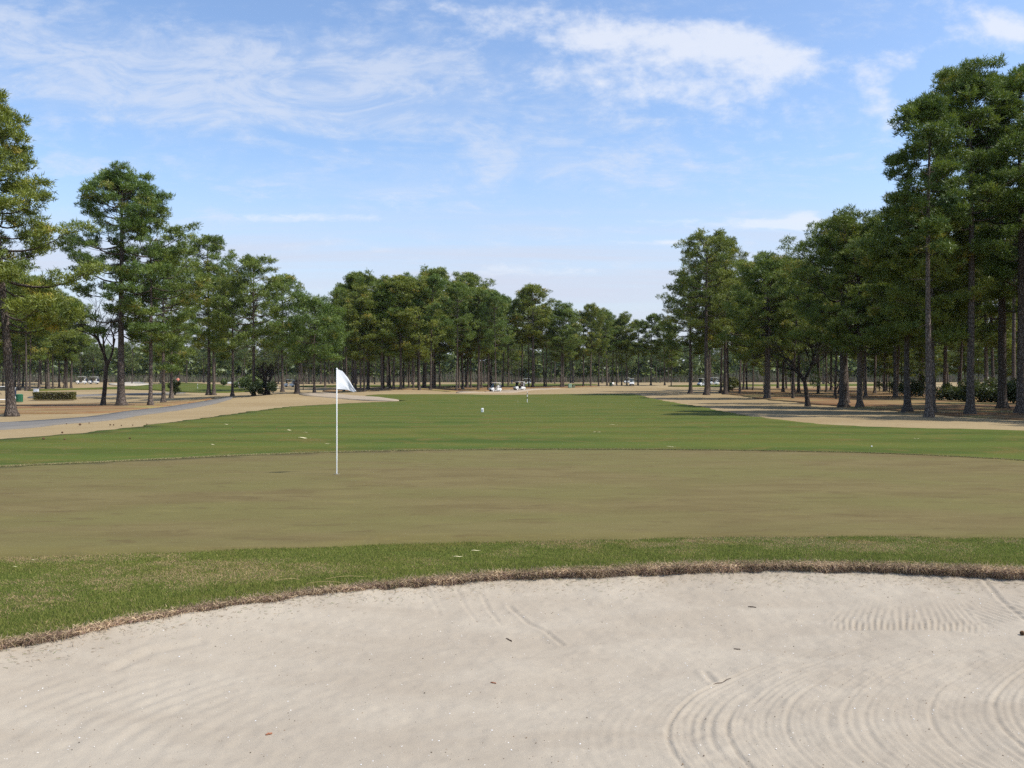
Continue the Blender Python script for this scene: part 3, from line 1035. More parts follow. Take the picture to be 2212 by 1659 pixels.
def build_specks():
    """shell crumbs and dark grit lying on the sand"""
    def scatter(name, n, size, palette, label, cat):
        y = rng.uniform(4.1, 8.4, n * 2)
        x = rng.uniform(-1, 1, n * 2) * (0.63 * y + 0.2)
        P = np.column_stack([x, y])
        P = P[inside(P, BUNKER[::2])][:n]
        n_ = len(P)
        z = np.array([sand_at(a, b) for a, b in P])
        tet = np.array([(-0.5, -0.4, -0.1), (0.6, -0.3, -0.1), (0.0, 0.6, -0.1), (0.05, 0.0, 0.5)])
        s = rng.uniform(*size, n_) * (0.5 + rng.random(n_) ** 3 * 1.3)
        a = rng.uniform(0, 6.28, n_)
        R = np.stack([np.stack([np.cos(a), -np.sin(a), 0 * a], 1), np.stack([np.sin(a), np.cos(a), 0 * a], 1), np.stack([0 * a, 0 * a, 0 * a + 1], 1)], 1)
        V = np.einsum('nij,kj->nki', R, tet * np.array([1, 0.8, 0.6])) * s[:, None, None] + np.column_stack([P, z + 0.001])[:, None, :]
        b = np.arange(n_)[:, None] * 4
        Fc = np.concatenate([b + np.array(f) for f in ((0, 1, 3), (1, 2, 3), (2, 0, 3))], 0)
        C = np.repeat(np.array(palette)[rng.integers(0, len(palette), n_)], 4, 0)
        o = mesh_obj(name, np_mesh(name, V.reshape(-1, 3), Fc, [M_DEAD], attrs={'Col': C}))
        tag(o, label, cat, kind='stuff')
    scatter('shell_crumbs', 2200, (0.003, 0.0075), [(0.85, 0.84, 0.80), (0.80, 0.82, 0.84), (0.78, 0.74, 0.68)], 'tiny white shell crumbs scattered over the bunker sand', 'shell crumbs')
    scatter('dark_grit', 2000, (0.003, 0.008), [(0.10, 0.08, 0.06), (0.16, 0.12, 0.09), (0.20, 0.13, 0.08)], 'tiny dark bits of bark and grit on the bunker sand', 'grit')
    # loose straw along the foot of the lip
    n = 3200
    vis = np.where((BUNKER[:, 1] > 4.5) & (np.abs(BUNKER[:, 0]) < 6.5))[0]
    k = vis[rng.integers(0, len(vis), n)]
    P = BUNKER[k] + np.column_stack([rng.normal(0, 0.1, n), -np.abs(rng.normal(0.06, 0.16, n))])
    z = np.array([sand_at(a, b) for a, b in P]) + 0.006
    D = unit(np.column_stack([rng.normal(0, 1, (n, 2)) * np.array([1.3, 0.8]), rng.normal(0.05, 0.12, n)]))
    pal = np.array([(0.30, 0.22, 0.14), (0.40, 0.31, 0.20), (0.20, 0.15, 0.10), (0.18, 0.20, 0.08)])
    V, Fc, C = blades(np.column_stack([P, z]), D, rng.uniform(0.015, 0.06, n), rng.uniform(0.002, 0.005, n), pal[rng.integers(0, 4, n)])
    o = mesh_obj('straw_litter', np_mesh('straw_litter', V, Fc, [M_DEAD], attrs={'Col': C}))
    tag(o, 'loose dry straw at the foot of the bunker lip', 'straw', kind='stuff')


build_specks()

# ------------------------------------------------------------------ trees
def tube_np(paths, n=5):
    """paths: list of (pts (k,3), radii (k,)) -> V, F"""
    Vs, Fs, b = [], [], 0
    an = np.arange(n) * 2 * np.pi / n
    for pts, rad in paths:
        k = len(pts)
        d = np.gradient(pts, axis=0)
        d = unit(d)
        ref = np.array([0, 0, 1.0]) if abs(d[:, 2]).mean() < 0.8 else np.array([1.0, 0, 0])
        a = unit(np.cross(d, ref))
        c = np.cross(d, a)
        V = pts[:, None, :] + (a[:, None, :] * np.cos(an)[None, :, None] + c[:, None, :] * np.sin(an)[None, :, None]) * rad[:, None, None]
        Vs.append(V.reshape(-1, 3))
        i = np.arange(k - 1)[:, None] * n + np.arange(n)[None]
        j = np.arange(k - 1)[:, None] * n + (np.arange(n)[None] + 1) % n
        Fs.append(np.stack([i, j, j + n, i + n], -1).reshape(-1, 4) + b)
        b += k * n
    return np.vstack(Vs), np.vstack(Fs)


def make_trunk(h, r0, lean, wob, seed, top=0.97, flare=0.75, n=14, rings=22):
    g = np.random.default_rng(seed)
    t = np.concatenate([[0, 0.006, 0.014, 0.026, 0.045], np.linspace(0.08, top, rings)])
    ph, ph2 = g.uniform(0, 6.28, 2)
    cx = lean[0] * t ** 1.1 * h + wob * np.sin(t * 4.2 + ph) * t * h
    cy = lean[1] * t ** 1.1 * h + wob * np.sin(t * 3.7 + ph2) * t * h
    P = np.column_stack([cx, cy, t * h])
    R = r0 * (1 - t) ** 0.62 * (1 - 0.05 * np.sin(t * 9 + ph)) + r0 * flare * np.exp(-t * h / 0.42)
    R = np.maximum(R, 0.015 * h / 18)
    an = np.arange(n) * 2 * np.pi / n
    lob = 1 + (0.30 * np.exp(-P[:, 2] / 0.4))[:, None] * np.cos(an * 5 + ph)[None] + 0.05 * np.cos(an * 3 + ph2)[None] + 0.04 * g.normal(size=(len(t), n))
    V = np.empty((len(t), n, 3))
    V[:, :, 0] = P[:, :1] + np.cos(an)[None] * R[:, None] * lob
    V[:, :, 1] = P[:, 1:2] + np.sin(an)[None] * R[:, None] * lob
    V[:, :, 2] = P[:, 2:3]
    V[0, :, 2] -= 0.25
    k = len(t)
    i = np.arange(k - 1)[:, None] * n + np.arange(n)[None]
    j = np.arange(k - 1)[:, None] * n + (np.arange(n)[None] + 1) % n
    Fq = np.stack([i, j, j + n, i + n], -1).reshape(-1, 4)
    return V.reshape(-1, 3), Fq, P, R, t


def make_pine(seed, h, cb=0.36, R=4.2, limbs=42, r0=0.30, lean=(0, 0), lop=(0, 0), tuft=0.24, width=0.022, nb=7, per=20, clump=0.62,
              wob=0.006, open_=0.0, flat=0.55, dead=4, top_w=0.30, peak=0.30, sub=5, tint0=0.0, fol=(1.40, 1.15), dome=2.0, rise=52, cap=None):
    clump *= 0.80
    """returns meshes for trunk, branches and crown of one pine"""
    g = np.random.default_rng(seed)
    TV, TF, P, TR, tt = make_trunk(h, r0, lean, wob, seed)
    paths, CC, CS, CT = [], [], [], []
    az = g.uniform(0, 6.28)
    for i in range(limbs):
        s = (i + g.uniform(0.0, 0.9)) / limbs
        if g.random() < open_ * (1 - s):
            continue
        t = cb + (0.965 - cb) * s
        az += 2.4 + g.normal(0, 0.35)
        p0 = np.array([np.interp(t, tt, P[:, k]) for k in range(3)])
        pr = (0.58 + 0.42 * min(1, s / peak)) * ((1 - (max(0, s - peak) / (1 - peak)) ** dome) ** 0.75 * (1 - 0.6 * top_w) + 0.6 * top_w)
        L = R * pr * g.uniform(0.62, 1.18)
        L *= max(0.35, 1 + lop[0] * math.cos(az) + lop[1] * math.sin(az))
        el = math.radians(-12 + rise * s ** 1.2 + g.normal(0, 9))
        curl = g.uniform(0.10, 0.42)
        k = 7
        q = np.linspace(0, 1, k)
        hx = np.array([math.cos(az), math.sin(az), 0])
        side = np.array([-math.sin(az), math.cos(az), 0])
        bend = g.normal(0, 0.14)
        pts = p0 + (q[:, None] * L * math.cos(el)) * hx + (q ** 2)[:, None] * L * bend * side
        pts[:, 2] += q * L * math.sin(el) + L * curl * (q ** 2.2) - 0.10 * L * np.sin(np.pi * q)
        rad = (0.012 + 0.015 * L) * (1 - q) ** 0.8 + 0.008
        rad *= min(1.0, r0 / 0.22)
        paths.append((pts, rad))
        ns = max(2, int(round(sub * (0.5 + 0.5 * L / R) + g.normal(0, 0.6))))
        for j in range(ns):
            w = 0.34 + 0.62 * (j + g.uniform(0.1, 0.9)) / ns
            b0 = np.array([np.interp(w, q, pts[:, c]) for c in range(3)])
            sg = 1 if (j % 2) else -1
            dr = hx * g.uniform(0.35, 0.9) + side * sg * g.uniform(0.35, 1.0)
            dr[2] += g.uniform(0.02, 0.55)
            dr /= np.linalg.norm(dr)
            l2 = L * g.uniform(0.20, 0.42) * (1.15 - 0.5 * w) + 0.25
            e = b0 + dr * l2
            mid = b0 + dr * l2 * 0.5 + np.array([0, 0, -0.04 * l2])
            paths.append((np.array([b0, mid, e]), np.array([0.022, 0.016, 0.008]) * min(1.0, r0 / 0.22)))
            CC.append(e); CS.append(clump * g.uniform(0.70, 1.20)); CT.append(g.normal(0, 0.12))
            if g.random() < 0.62:
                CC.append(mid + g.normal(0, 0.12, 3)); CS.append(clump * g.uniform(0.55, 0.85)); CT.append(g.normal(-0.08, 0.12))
        CC.append(pts[-1]); CS.append(clump * g.uniform(0.85, 1.25)); CT.append(g.normal(0.05, 0.12))
    for _ in range(dead):                          # dead snags under the crown
        t = g.uniform(cb * 0.55, cb * 1.05)
        p0 = np.array([np.interp(t, tt, P[:, k]) for k in range(3)])
        a = g.uniform(0, 6.28)
        L = g.uniform(0.5, 2.0)
        q = np.linspace(0, 1, 4)[:, None]
        pts = p0 + q * L * np.array([math.cos(a), math.sin(a), g.uniform(-0.25, 0.2)]) + g.normal(0, 0.06, (4, 3)) * q
        paths.append((pts, np.linspace(0.03, 0.007, 4)))
    if cap:                                        # a broad rounded head of short upper limbs
        cr, chh, nc = cap
        zt = P[-1][2]
        for k in range(nc):
            rho = cr * math.sqrt((k + 0.5) / nc)
            a = k * 2.399 + g.normal(0, 0.15)
            zz = zt - chh + chh * math.sqrt(max(0.0, 1 - (rho / cr) ** 2)) + g.normal(0, 0.16)
            t0 = min(0.95, (zz - 0.55 * rho - 0.3) / h)
            b0 = np.array([np.interp(t0, tt, P[:, c]) for c in range(3)])
            e = np.array([P[-1][0] + rho * math.cos(a), P[-1][1] + rho * math.sin(a), zz])
            paths.append((np.array([b0, b0 * 0.5 + e * 0.5 + np.array([0, 0, -0.12 * rho]), e]), np.array([0.035, 0.024, 0.009])))
            CC.append(e); CS.append(clump * g.uniform(0.8, 1.2)); CT.append(g.normal(0, 0.1))
    # leader
    top = P[-1]
    for k in range(5):
        CC.append(top + np.array([g.normal(0, 0.35), g.normal(0, 0.35), g.uniform(-0.3, 0.45) * clump])); CS.append(clump * g.uniform(0.7, 1.0)); CT.append(0.05)
    per, width = per * fol[0], width * fol[1]
    BV, BF = tube_np(paths, 4)
    CC, CS, CT = np.array(CC), np.array(CS), np.array(CT)
    n = np.maximum(4, (per * (CS / clump) ** 2).astype(int))
    idx = np.repeat(np.arange(len(CC)), n)
    N = len(idx)
    d = unit(g.normal(size=(N, 3)))
    rr = g.random(N) ** 0.45
    pos_ = d * rr[:, None]
    pos_[:, 2] *= flat
    pos_[:, 2] += 0.10
    C = CC[idx] + pos_ * CS[idx][:, None]
    D0 = unit(pos_ * np.array([1, 1, 1.2]) + np.array([0, 0, 0.45]))
    # needle sprays
    bi = np.repeat(np.arange(N), nb)
    M = len(bi)
    D = unit(D0[bi] * 0.75 + g.normal(size=(M, 3)) * 0.62)
    ln = tuft * g.uniform(0.7, 1.25, M)
    S = unit(np.cross(D, g.normal(size=(M, 3))))
    V = np.empty((M, 3, 3))
    B = C[bi] + g.normal(0, 0.25 * tuft, (M, 3))
    wd = (width * g.uniform(0.7, 1.3, M))[:, None]
    V[:, 0] = B - S * wd
    V[:, 1] = B + S * wd
    V[:, 2] = B + D * ln[:, None]
    tint = np.clip(0.42 + tint0 + CT[idx] + 0.10 * pos_[:, 2] + g.normal(0, 0.10, N), 0, 1)  # tint rises with height in each clump, painting lighter lit tops
    oldc = g.random(len(CC)) < 0.05
    tint = np.where(oldc[idx] & (g.random(N) < 0.6), 0.95, tint)
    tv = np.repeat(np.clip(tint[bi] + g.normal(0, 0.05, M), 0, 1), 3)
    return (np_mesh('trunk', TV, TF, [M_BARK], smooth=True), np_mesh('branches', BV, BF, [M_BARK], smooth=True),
            np_mesh('crown', V.reshape(-1, 3), np.arange(3 * M).reshape(M, 3), [M_NEEDLE], attrs={'tint': tv}))


def plant_tree(meshes, loc, rz, s, label, group=None, name='pine_tree', cat='pine tree'):
    e = empty(name, loc, rz, s)
    tag(e, label, cat, group)
    for nm, me in zip(('trunk', 'branches', 'crown'), meshes):
        if me is not None:
            o = mesh_obj(nm, me, e)
            if nm != 'trunk':
                o['kind'] = 'stuff'
    return e


def crown_top(ms):
    co = np.empty(len(ms[2].vertices) * 3, np.float32)
    ms[2].vertices.foreach_get('co', co)
    return float(np.percentile(co[2::3], 99.9))


def hero(dx, base, top, label, **kw):
    p = gp(dx, base)
    h = (base - top) / F * p[1]
    kw['r0'] = kw.get('r0', 0.0165 * h) * 0.70
    ms = make_pine(kw.pop('seed', int(dx * 7 + top)), h, **kw)
    plant_tree(ms, p, 0.0, h / crown_top(ms), label)
    return h


# --- left hand pines near the path
hero(25, 898, 190, 'nearest left pine, thick flared trunk at the picture edge', cb=0.24, R=4.1, limbs=56, r0=0.34, per=28, lop=(0.10, 0), lean=(-0.075, 0), clump=0.72, seed=301, peak=0.22, top_w=0.05, dome=0.95, tint0=0.06)
hero(262, 877, 360, 'tall broad pine with forked top standing beside the cart path', cb=0.30, R=4.4, limbs=44, r0=0.44, per=28, clump=0.78, flat=0.45, open_=0.22, seed=517, top_w=0.55, peak=0.25, dome=2.5, rise=34, cap=(3.2, 2.5, 46))
hero(325, 876, 442, 'dark trunked pine just right of the forked pine', cb=0.34, R=3.9, limbs=36, r0=0.25, per=24, lop=(0.30, 0), clump=0.70, seed=623, top_w=0.45)
hero(353, 868, 530, 'shorter pine with pale base at the bend of the cart path', cb=0.26, R=3.7, limbs=34, per=22, lop=(0.25, 0), clump=0.70, seed=655, top_w=0.4)
hero(370, 859, 575, 'slim pine with a low green tuft behind the path bend', cb=0.20, R=3.3, limbs=32, per=20, seed=677, clump=0.72)
hero(451, 853, 507, 'tallest of the paired pines where the path meets the mound', cb=0.36, R=4.6, limbs=44, per=18, clump=0.85, seed=702, width=0.028, tuft=0.28)
hero(462, 853, 566, 'lower of the paired pines where the path meets the mound', cb=0.34, R=3.6, limbs=32, per=18, clump=0.82, seed=711, width=0.028, tuft=0.28, lop=(-0.2, 0), tint0=0.12)
hero(502, 855, 600, 'straight dark pine on the left edge of the straw mound', cb=0.36, R=4.0, limbs=30, per=16, clump=0.78, seed=724, width=0.028, tuft=0.28, open_=0.35, tint0=0.08)
hero(548, 854, 548, 'pine with uneven crown beside the dark evergreen shrub', cb=0.36, R=4.6, limbs=40, per=17, clump=0.85, seed=735, width=0.028, tuft=0.28, open_=0.15)
hero(610, 846, 590, 'round topped pine right of the evergreen shrub', cb=0.34, R=5.2, limbs=40, per=17, clump=0.95, seed=746, width=0.030, tuft=0.30, tint0=0.10)
hero(679, 847, 631, 'smaller pine left of the white flag', cb=0.36, R=4.6, limbs=36, per=16, clump=0.95, seed=757, width=0.030, tuft=0.30)

# --- right hand pines
hero(1492, 849.5, 590, 'dark pine leaning to the fairway, leftmost of the right wood', cb=0.36, R=5.0, limbs=42, r0=0.40, per=18, clump=0.85, lop=(-0.30, 0), lean=(-0.01, 0), seed=811, width=0.028, tuft=0.28, tint0=-0.1)
hero(1526, 852.6, 497, 'tallest pine of the cluster at the left end of the right wood', cb=0.40, R=5.0, limbs=50, r0=0.42, per=18, clump=0.88, seed=822, width=0.028, tuft=0.28, top_w=0.35)
hero(1567, 851.5, 511, 'pale trunked pine third from the left of the right wood', cb=0.30, R=4.9, limbs=48, r0=0.38, per=18, clump=0.88, lop=(0.25, 0), seed=833, width=0.028, tuft=0.28)
hero(1657, 860.5, 543, 'broad bushy pine with thick pale trunk in the right wood', cb=0.30, R=5.6, limbs=52, r0=0.42, per=20, clump=0.85, seed=844, width=0.026, tuft=0.27, top_w=0.35, tint0=0.12)
hero(1725, 849.5, 563, 'pine with small round top behind the bare dogwood', cb=0.34, R=4.8, limbs=42, per=16, clump=0.95, seed=855, width=0.030, tuft=0.30)
hero(1821, 878.6, 462, 'thick mottled trunk pine with dead snags near the bare dogwood', cb=0.38, R=4.6, limbs=44, r0=0.43, per=22, clump=0.74, seed=866, dead=14, lop=(-0.1, 0))
hero(1857, 880.6, 452, 'black trunked pine under the tall bushy crown', cb=0.30, R=4.9, limbs=54, r0=0.33, per=22, clump=0.74, lop=(-0.12, 0), seed=877, tint0=-0.03)
hero(1934, 859.5, 500, 'slender pine between the black trunk and the leaning pine', cb=0.34, R=4.6, limbs=40, per=16, clump=0.85, seed=888)
hero(1960.7, 889.6, 425, 'leaning dark pine with crooked trunk in the right wood', cb=0.36, R=3.2, limbs=42, r0=0.30, per=22, clump=0.70, lean=(-0.020, 0), wob=0.012, seed=899)
hero(2006, 899.7, 205, 'tall thin open pine left of the tallest pine', cb=0.50, R=2.05, limbs=36, r0=0.23, per=22, clump=0.60, open_=0.30, lop=(-0.25, 0), seed=911, tint0=-0.12, top_w=0.2, sub=4)
hero(2015, 892.6, 415, 'short slim pine just behind the thin open pine', cb=0.34, R=2.8, limbs=38, r0=0.20, per=20, clump=0.66, seed=922, tint0=0.05)
hero(2096, 894.7, 130, 'tallest pine, straight grey trunk and high crown at right', cb=0.46, R=3.3, limbs=46, r0=0.34, per=26, clump=0.74, open_=0.40, lop=(0.12, 0), seed=933, top_w=0.42, peak=0.5, tint0=0.02, cap=(2.7, 3.4, 44))
hero(2165, 883.6, 262, 'dark thick trunk pine right of the tallest pine', cb=0.34, R=3.6, limbs=52, r0=0.42, per=22, clump=0.74, seed=944, lop=(0.15, 0), open_=0.2)
hero(2205, 893.6, 150, 'pine at the right picture edge with thick dark trunk', cb=0.40, R=3.7, limbs=54, r0=0.36, per=24, clump=0.74, seed=955, lop=(0.1, 0), open_=0.15)

# --- shared pines for the stands
GEN = []
for k, (hh, kw) in enumerate([
    (21, dict(cap=(2.4, 2.2, 18), cb=0.40, R=4.2, limbs=32, per=13, clump=0.95, width=0.036, tuft=0.34, nb=6, top_w=0.40)),
    (21, dict(cb=0.46, R=3.8, limbs=30, per=13, clump=0.92, width=0.036, tuft=0.34, nb=6, open_=0.2, top_w=0.3)),
    (21, dict(cb=0.34, R=4.8, limbs=36, per=13, clump=1.00, width=0.036, tuft=0.34, nb=6, top_w=0.35, tint0=0.10)),
    (21, dict(cap=(2.6, 2.0, 20), cb=0.52, R=3.6, limbs=26, per=13, clump=0.90, width=0.036, tuft=0.34, nb=6, open_=0.15, top_w=0.45)),
    (21, dict(cb=0.38, R=4.4, limbs=34, per=13, clump=1.00, width=0.036, tuft=0.34, nb=6, lop=(0.3, 0), tint0=-0.06)),
    (21, dict(cb=0.30, R=4.6, limbs=38, per=13, clump=0.98, width=0.036, tuft=0.34, nb=6, top_w=0.25)),
]):
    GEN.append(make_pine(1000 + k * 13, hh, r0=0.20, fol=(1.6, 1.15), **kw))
FARG = []
for k, (hh, kw) in enumerate([
    (20, dict(cb=0.36, R=4.6, limbs=26, per=9, clump=1.25, width=0.060, tuft=0.50, nb=5, top_w=0.4, sub=4)),
    (20, dict(cb=0.46, R=4.0, limbs=22, per=9, clump=1.20, width=0.060, tuft=0.50, nb=5, top_w=0.35, sub=4)),
    (20, dict(cb=0.28, R=4.8, limbs=28, per=9, clump=1.25, width=0.060, tuft=0.50, nb=5, top_w=0.3, sub=4)),
    (20, dict(cb=0.40, R=4.2, limbs=24, per=9, clump=1.25, width=0.060, tuft=0.50, nb=5, open_=0.2, sub=4)),
]):
    FARG.append(make_pine(2000 + k * 17, hh, r0=0.20, dead=0, **kw))
for ms in FARG:
    ms[2].materials.clear(); ms[2].materials.append(M_NEEDLE_FAR)
tg = np.random.default_rng(5)
TOPS = {False: [crown_top(m_) for m_ in GEN], True: [crown_top(m_) for m_ in FARG]}
N_PINES = [0]
ORD = ['', 'first', 'second', 'third', 'fourth', 'fifth', 'sixth', 'seventh', 'eighth', 'ninth', 'tenth', 'eleventh', 'twelfth', 'thirteenth', 'fourteenth', 'fifteenth', 'sixteenth', 'seventeenth', 'eighteenth', 'nineteenth']


def generic(x, y, h, label, group, far=False, which=None):
    pool = FARG if far else GEN
    k = int(tg.integers(0, len(pool))) if which is None else which
    s = h / TOPS[far][k]
    N_PINES[0] += 1
    e = plant_tree(pool[k], (x, y, float(H(x, y)) - 0.03), float(tg.uniform(0, 6.28)), s, label, group)
    wd = float(tg.uniform(0.82, 1.2))
    e.scale = (s * wd, s * wd * float(tg.uniform(0.9, 1.1)), s)
    e.rotation_euler = (float(tg.normal(0, 0.022)), float(tg.normal(0, 0.022)), e.rotation_euler.z)
    return e


def dpine(dx, base, top, label, group=None, which=None):
    p = gp(dx, base)
    return generic(p[0], p[1], (base - top) / F * p[1], label, group, False, which)


CENTRE = 'pines of the crowded centre stand'
CL = 'tall straight pine in the crowded centre stand behind the mounds'
for dx, base, top, lab, wh in [
    (743, 846, 624, 'pine standing directly behind the white flag', 2),
    (779, 846, 612, 'low branched yellowish pine at the front of the centre stand', 5),
    (787, 845.5, 640, CL, None), (825, 842, 604, CL, 2), (850, 841, 596, CL, None), (866, 841, 593, CL, 0), (906, 842, 596, 'pale leaning trunk pine behind the long straw mound', 2),
    (930, 842.6, 590, CL, None), (939, 839, 574, 'highest topped pine of the centre stand', 3), (986, 844.6, 606, 'slim tall pine at the front of the centre stand, left of the carts', 0),
    (1000, 841, 600, CL, None), (1009, 838, 585, CL, 0), (1017, 838.6, 610, CL, None), (1040, 838.6, 622, 'pine just left of the nearer golf cart', 1), (1060, 836, 640, CL, None), (1086, 836.7, 636, 'pine between the two white golf carts', 1),
    (1098, 834, 652, CL, None)]:
    dpine(dx, base, top, lab, CENTRE if lab == CL else None, wh)
CR = 'pines right of the golf carts'
CRL = 'slim pine in the open stand right of the golf carts'
for dx, base, top, lab, wh in [
    (1127, 835, 634, CRL, 1), (1142.6, 836, 650, CRL, 3), (1151, 837.5, 612, 'tall open pine directly right of the second golf cart', 3), (1176, 835, 655, CRL, 1), (1180, 835.6, 668, CRL, 3),
    (1212, 837, 664, CRL, 1), (1217, 836.7, 650, 'dark round topped pine in the open stand right of the carts', 2), (1260, 835, 672, CRL, 0), (1276, 835, 655, CRL, 1), (1293, 834, 664, CRL, 0), (1311, 833, 672, CRL, 1),
    (1322, 832, 690, CRL, 3), (1332, 831.5, 688, CRL, 3), (1343, 832, 680, CRL, 1), (1354, 832, 673, CRL, 2), (1378, 832, 690, CRL, 1), (1406, 832, 676, 'pine at the gap where the fairway ends', 1), (1436, 832, 690, CRL, 0),
    (1450, 832, 700, CRL, 2)]:
    if lab == CRL:
        CRN = globals().get('CRN', 0) + 1
        lab = ORD[CRN] + ' slim pine from the left in the open stand right of the golf carts'
    dpine(dx, base, top, lab, CR, wh)
# thicken the centre stand
LO, HI = gp(690, 843), gp(1090, 838)
for _ in range(34):
    y = tg.uniform(158, 205)
    x = (tg.uniform(700, 1075) - CX) / F * y
    generic(x, y, tg.uniform(19, 24.5), CL, CENTRE)
# right wood
RG, RL = 'pines deeper in the right wood', 'pine trunk standing deeper in the shaded right wood'
for dx, base, top in [(1532, 845, 545), (1557, 849.5, 590), (1572, 847, 575), (1598, 850.5, 590), (1606, 843, 610), (1613, 842, 625), (1692.5, 847.5, 600), (1767, 850.5, 600), (1785, 848, 610), (1804, 855, 590),
                      (1831, 871, 500), (1870, 858, 540), (1889.5, 850.5, 560), (1910.5, 847, 590), (1994.6, 853, 500), (2040, 858.5, 420), (2130, 862, 420), (2190, 866, 400)]:
    RN = globals().get('RN', 0) + 1
    dpine(dx, base, top, ORD[RN] + ' mid distance trunk from the left inside the right wood', RG)
for _ in range(40):
    y = tg.uniform(92, 200)
    x = (tg.uniform(1620, 2350) - CX) / F * y
    generic(x, y, tg.uniform(16, 22), RL, RG)
for k in range(20):
    y = tg.uniform(34, 115)
    x = 0.66 * y + tg.uniform(4, 36) + 6
    generic(x, y, tg.uniform(17, 23), 'pine standing beyond the right picture edge, seen by its shadow', 'pines beyond the right edge')
for _ in range(12):
    y = tg.uniform(110, 190)
    x = (tg.uniform(1600, 2250) - CX) / F * y
    generic(x, y, tg.uniform(8, 13), 'young low pine growing among the right wood trunks', 'young pines in the right wood', False, 5)
for x, y, h in [(33.5, 41, 20), (37, 50, 21), (41, 43, 20), (40, 58, 21), (45, 52, 22), (47, 63, 21), (38, 34, 19), (46, 39, 20), (52, 70, 21)]:
    generic(x, y, h, 'pine standing beyond the right picture edge, seen by its shadow', 'pines beyond the right edge')
# left back stand
LG, LL = 'pines of the back stand at left', 'dark pine trunk in the back stand behind the hedge'
for dx, base, top in [(16, 843, 600), (40, 843, 610), (57, 843.6, 590), (64, 843, 620), (84, 841, 600), (100, 840.7, 600), (105, 840.7, 620), (114, 839, 640), (128, 837.6, 630), (139, 838, 640), (144, 838, 650), (153.5, 838, 640)]:
    LN = globals().get('LN', 0) + 1
    dpine(dx, base, top, ORD[LN] + ' front trunk from the left in the stand behind the hedge', LG)
for _ in range(16):
    y = tg.uniform(150, 215)
    x = (tg.uniform(-120, 150) - CX) / F * y
    generic(x, y, tg.uniform(18, 23), LL, LG)
# far pines along the back of the course
FGp = 'far pines along the back of the course'
for seg, lab, n, (a, b), (y0, y1) in [('l', 'far pine beyond the left fairway, hazy and small', 34, (150, 720), (255, 330)), ('c', 'far pine glimpsed between the centre trunks', 28, (640, 1130), (260, 340)),
                                      ('r', 'far bluish pine beyond the end of the fairway', 26, (1100, 1560), (275, 350)), ('rr', 'far pine glimpsed behind the right wood', 18, (1560, 2250), (240, 330))]:
    for _ in range(n):
        y = tg.uniform(y0, y1)
        x = (tg.uniform(a, b) - CX) / F * y
        generic(x, y, tg.uniform(15, 21), lab, FGp + ' (' + {'l': 'left', 'c': 'centre', 'r': 'fairway end', 'rr': 'right'}[seg] + ')', True)


def leaf_cloud(centres, radii, n, size, seed, flat=1.0, elong=1.0, shell=0.4):
    g = np.random.default_rng(seed)
    idx = g.integers(0, len(centres), n)
    d = unit(g.normal(size=(n, 3)))
    p = d * (g.random(n) ** shell)[:, None]
    p[:, 2] *= flat
    C = centres[idx] + p * radii[idx][:, None]
    D = unit(d + g.normal(size=(n, 3)) * 0.7)
    S = unit(np.cross(D, g.normal(size=(n, 3))))
    ln = size * g.uniform(0.7, 1.3, n)[:, None]
    V = np.empty((n, 4, 3))
    V[:, 0] = C - D * ln * 0.5 * elong
    V[:, 1] = C + S * ln * 0.3
    V[:, 2] = C + D * ln * 0.5 * elong
    V[:, 3] = C - S * ln * 0.3
    tint = np.clip(0.4 + 0.25 * p[:, 2] + g.normal(0, 0.15, n), 0, 0.85)  # upper leaves of a clump tinted lighter, shading put into the colour
    return V.reshape(-1, 3), np.arange(4 * n).reshape(n, 4), np.repeat(tint, 4)


# the unbroken far wood that closes every gap
def far_wood():
    g = np.random.default_rng(71)
    x = g.uniform(-420, 420, 3200)
    y = g.uniform(400, 450, len(x))
    z = g.uniform(0.5, 1, len(x))
    top = 13 + 6 * vnoise(x, y, 0.03, 5)
    zz = H(x, y) + g.uniform(0, 1, len(x)) ** 0.8 * top
    V, Fc, tint = leaf_cloud(np.column_stack([x, y, zz]), g.uniform(2.2, 4.2, len(x)), 90000, 2.2, 72, 0.8, 1.2, 0.35)
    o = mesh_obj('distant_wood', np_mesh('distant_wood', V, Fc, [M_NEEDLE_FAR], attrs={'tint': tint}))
    tag(o, 'unbroken far line of woods behind the whole course', 'woods', kind='stuff')
    # leafless grey undergrowth below it
    n = 30000
    x = g.uniform(-400, 400, n); y = g.uniform(352, 398, n)
    P = np.column_stack([x, y, H(x, y)])
    D = unit(np.column_stack([g.normal(0, 0.3, (n, 2)), np.ones(n)]))
    pal = np.array([(0.15, 0.125, 0.10), (0.11, 0.10, 0.075), (0.08, 0.10, 0.05)])
    V, Fc, C = blades(P, D, g.uniform(2.0, 6.0, n) * (0.4 + 0.8 * vnoise(x, y, 0.03, 9)), g.uniform(0.2, 0.5, n), pal[g.integers(0, 3, n)])
    o = mesh_obj('undergrowth', np_mesh('undergrowth', V, Fc, [M_DEAD], attrs={'Col': C}))
    tag(o, 'grey leafless undergrowth below the far woods', 'undergrowth', kind='stuff')


far_wood()


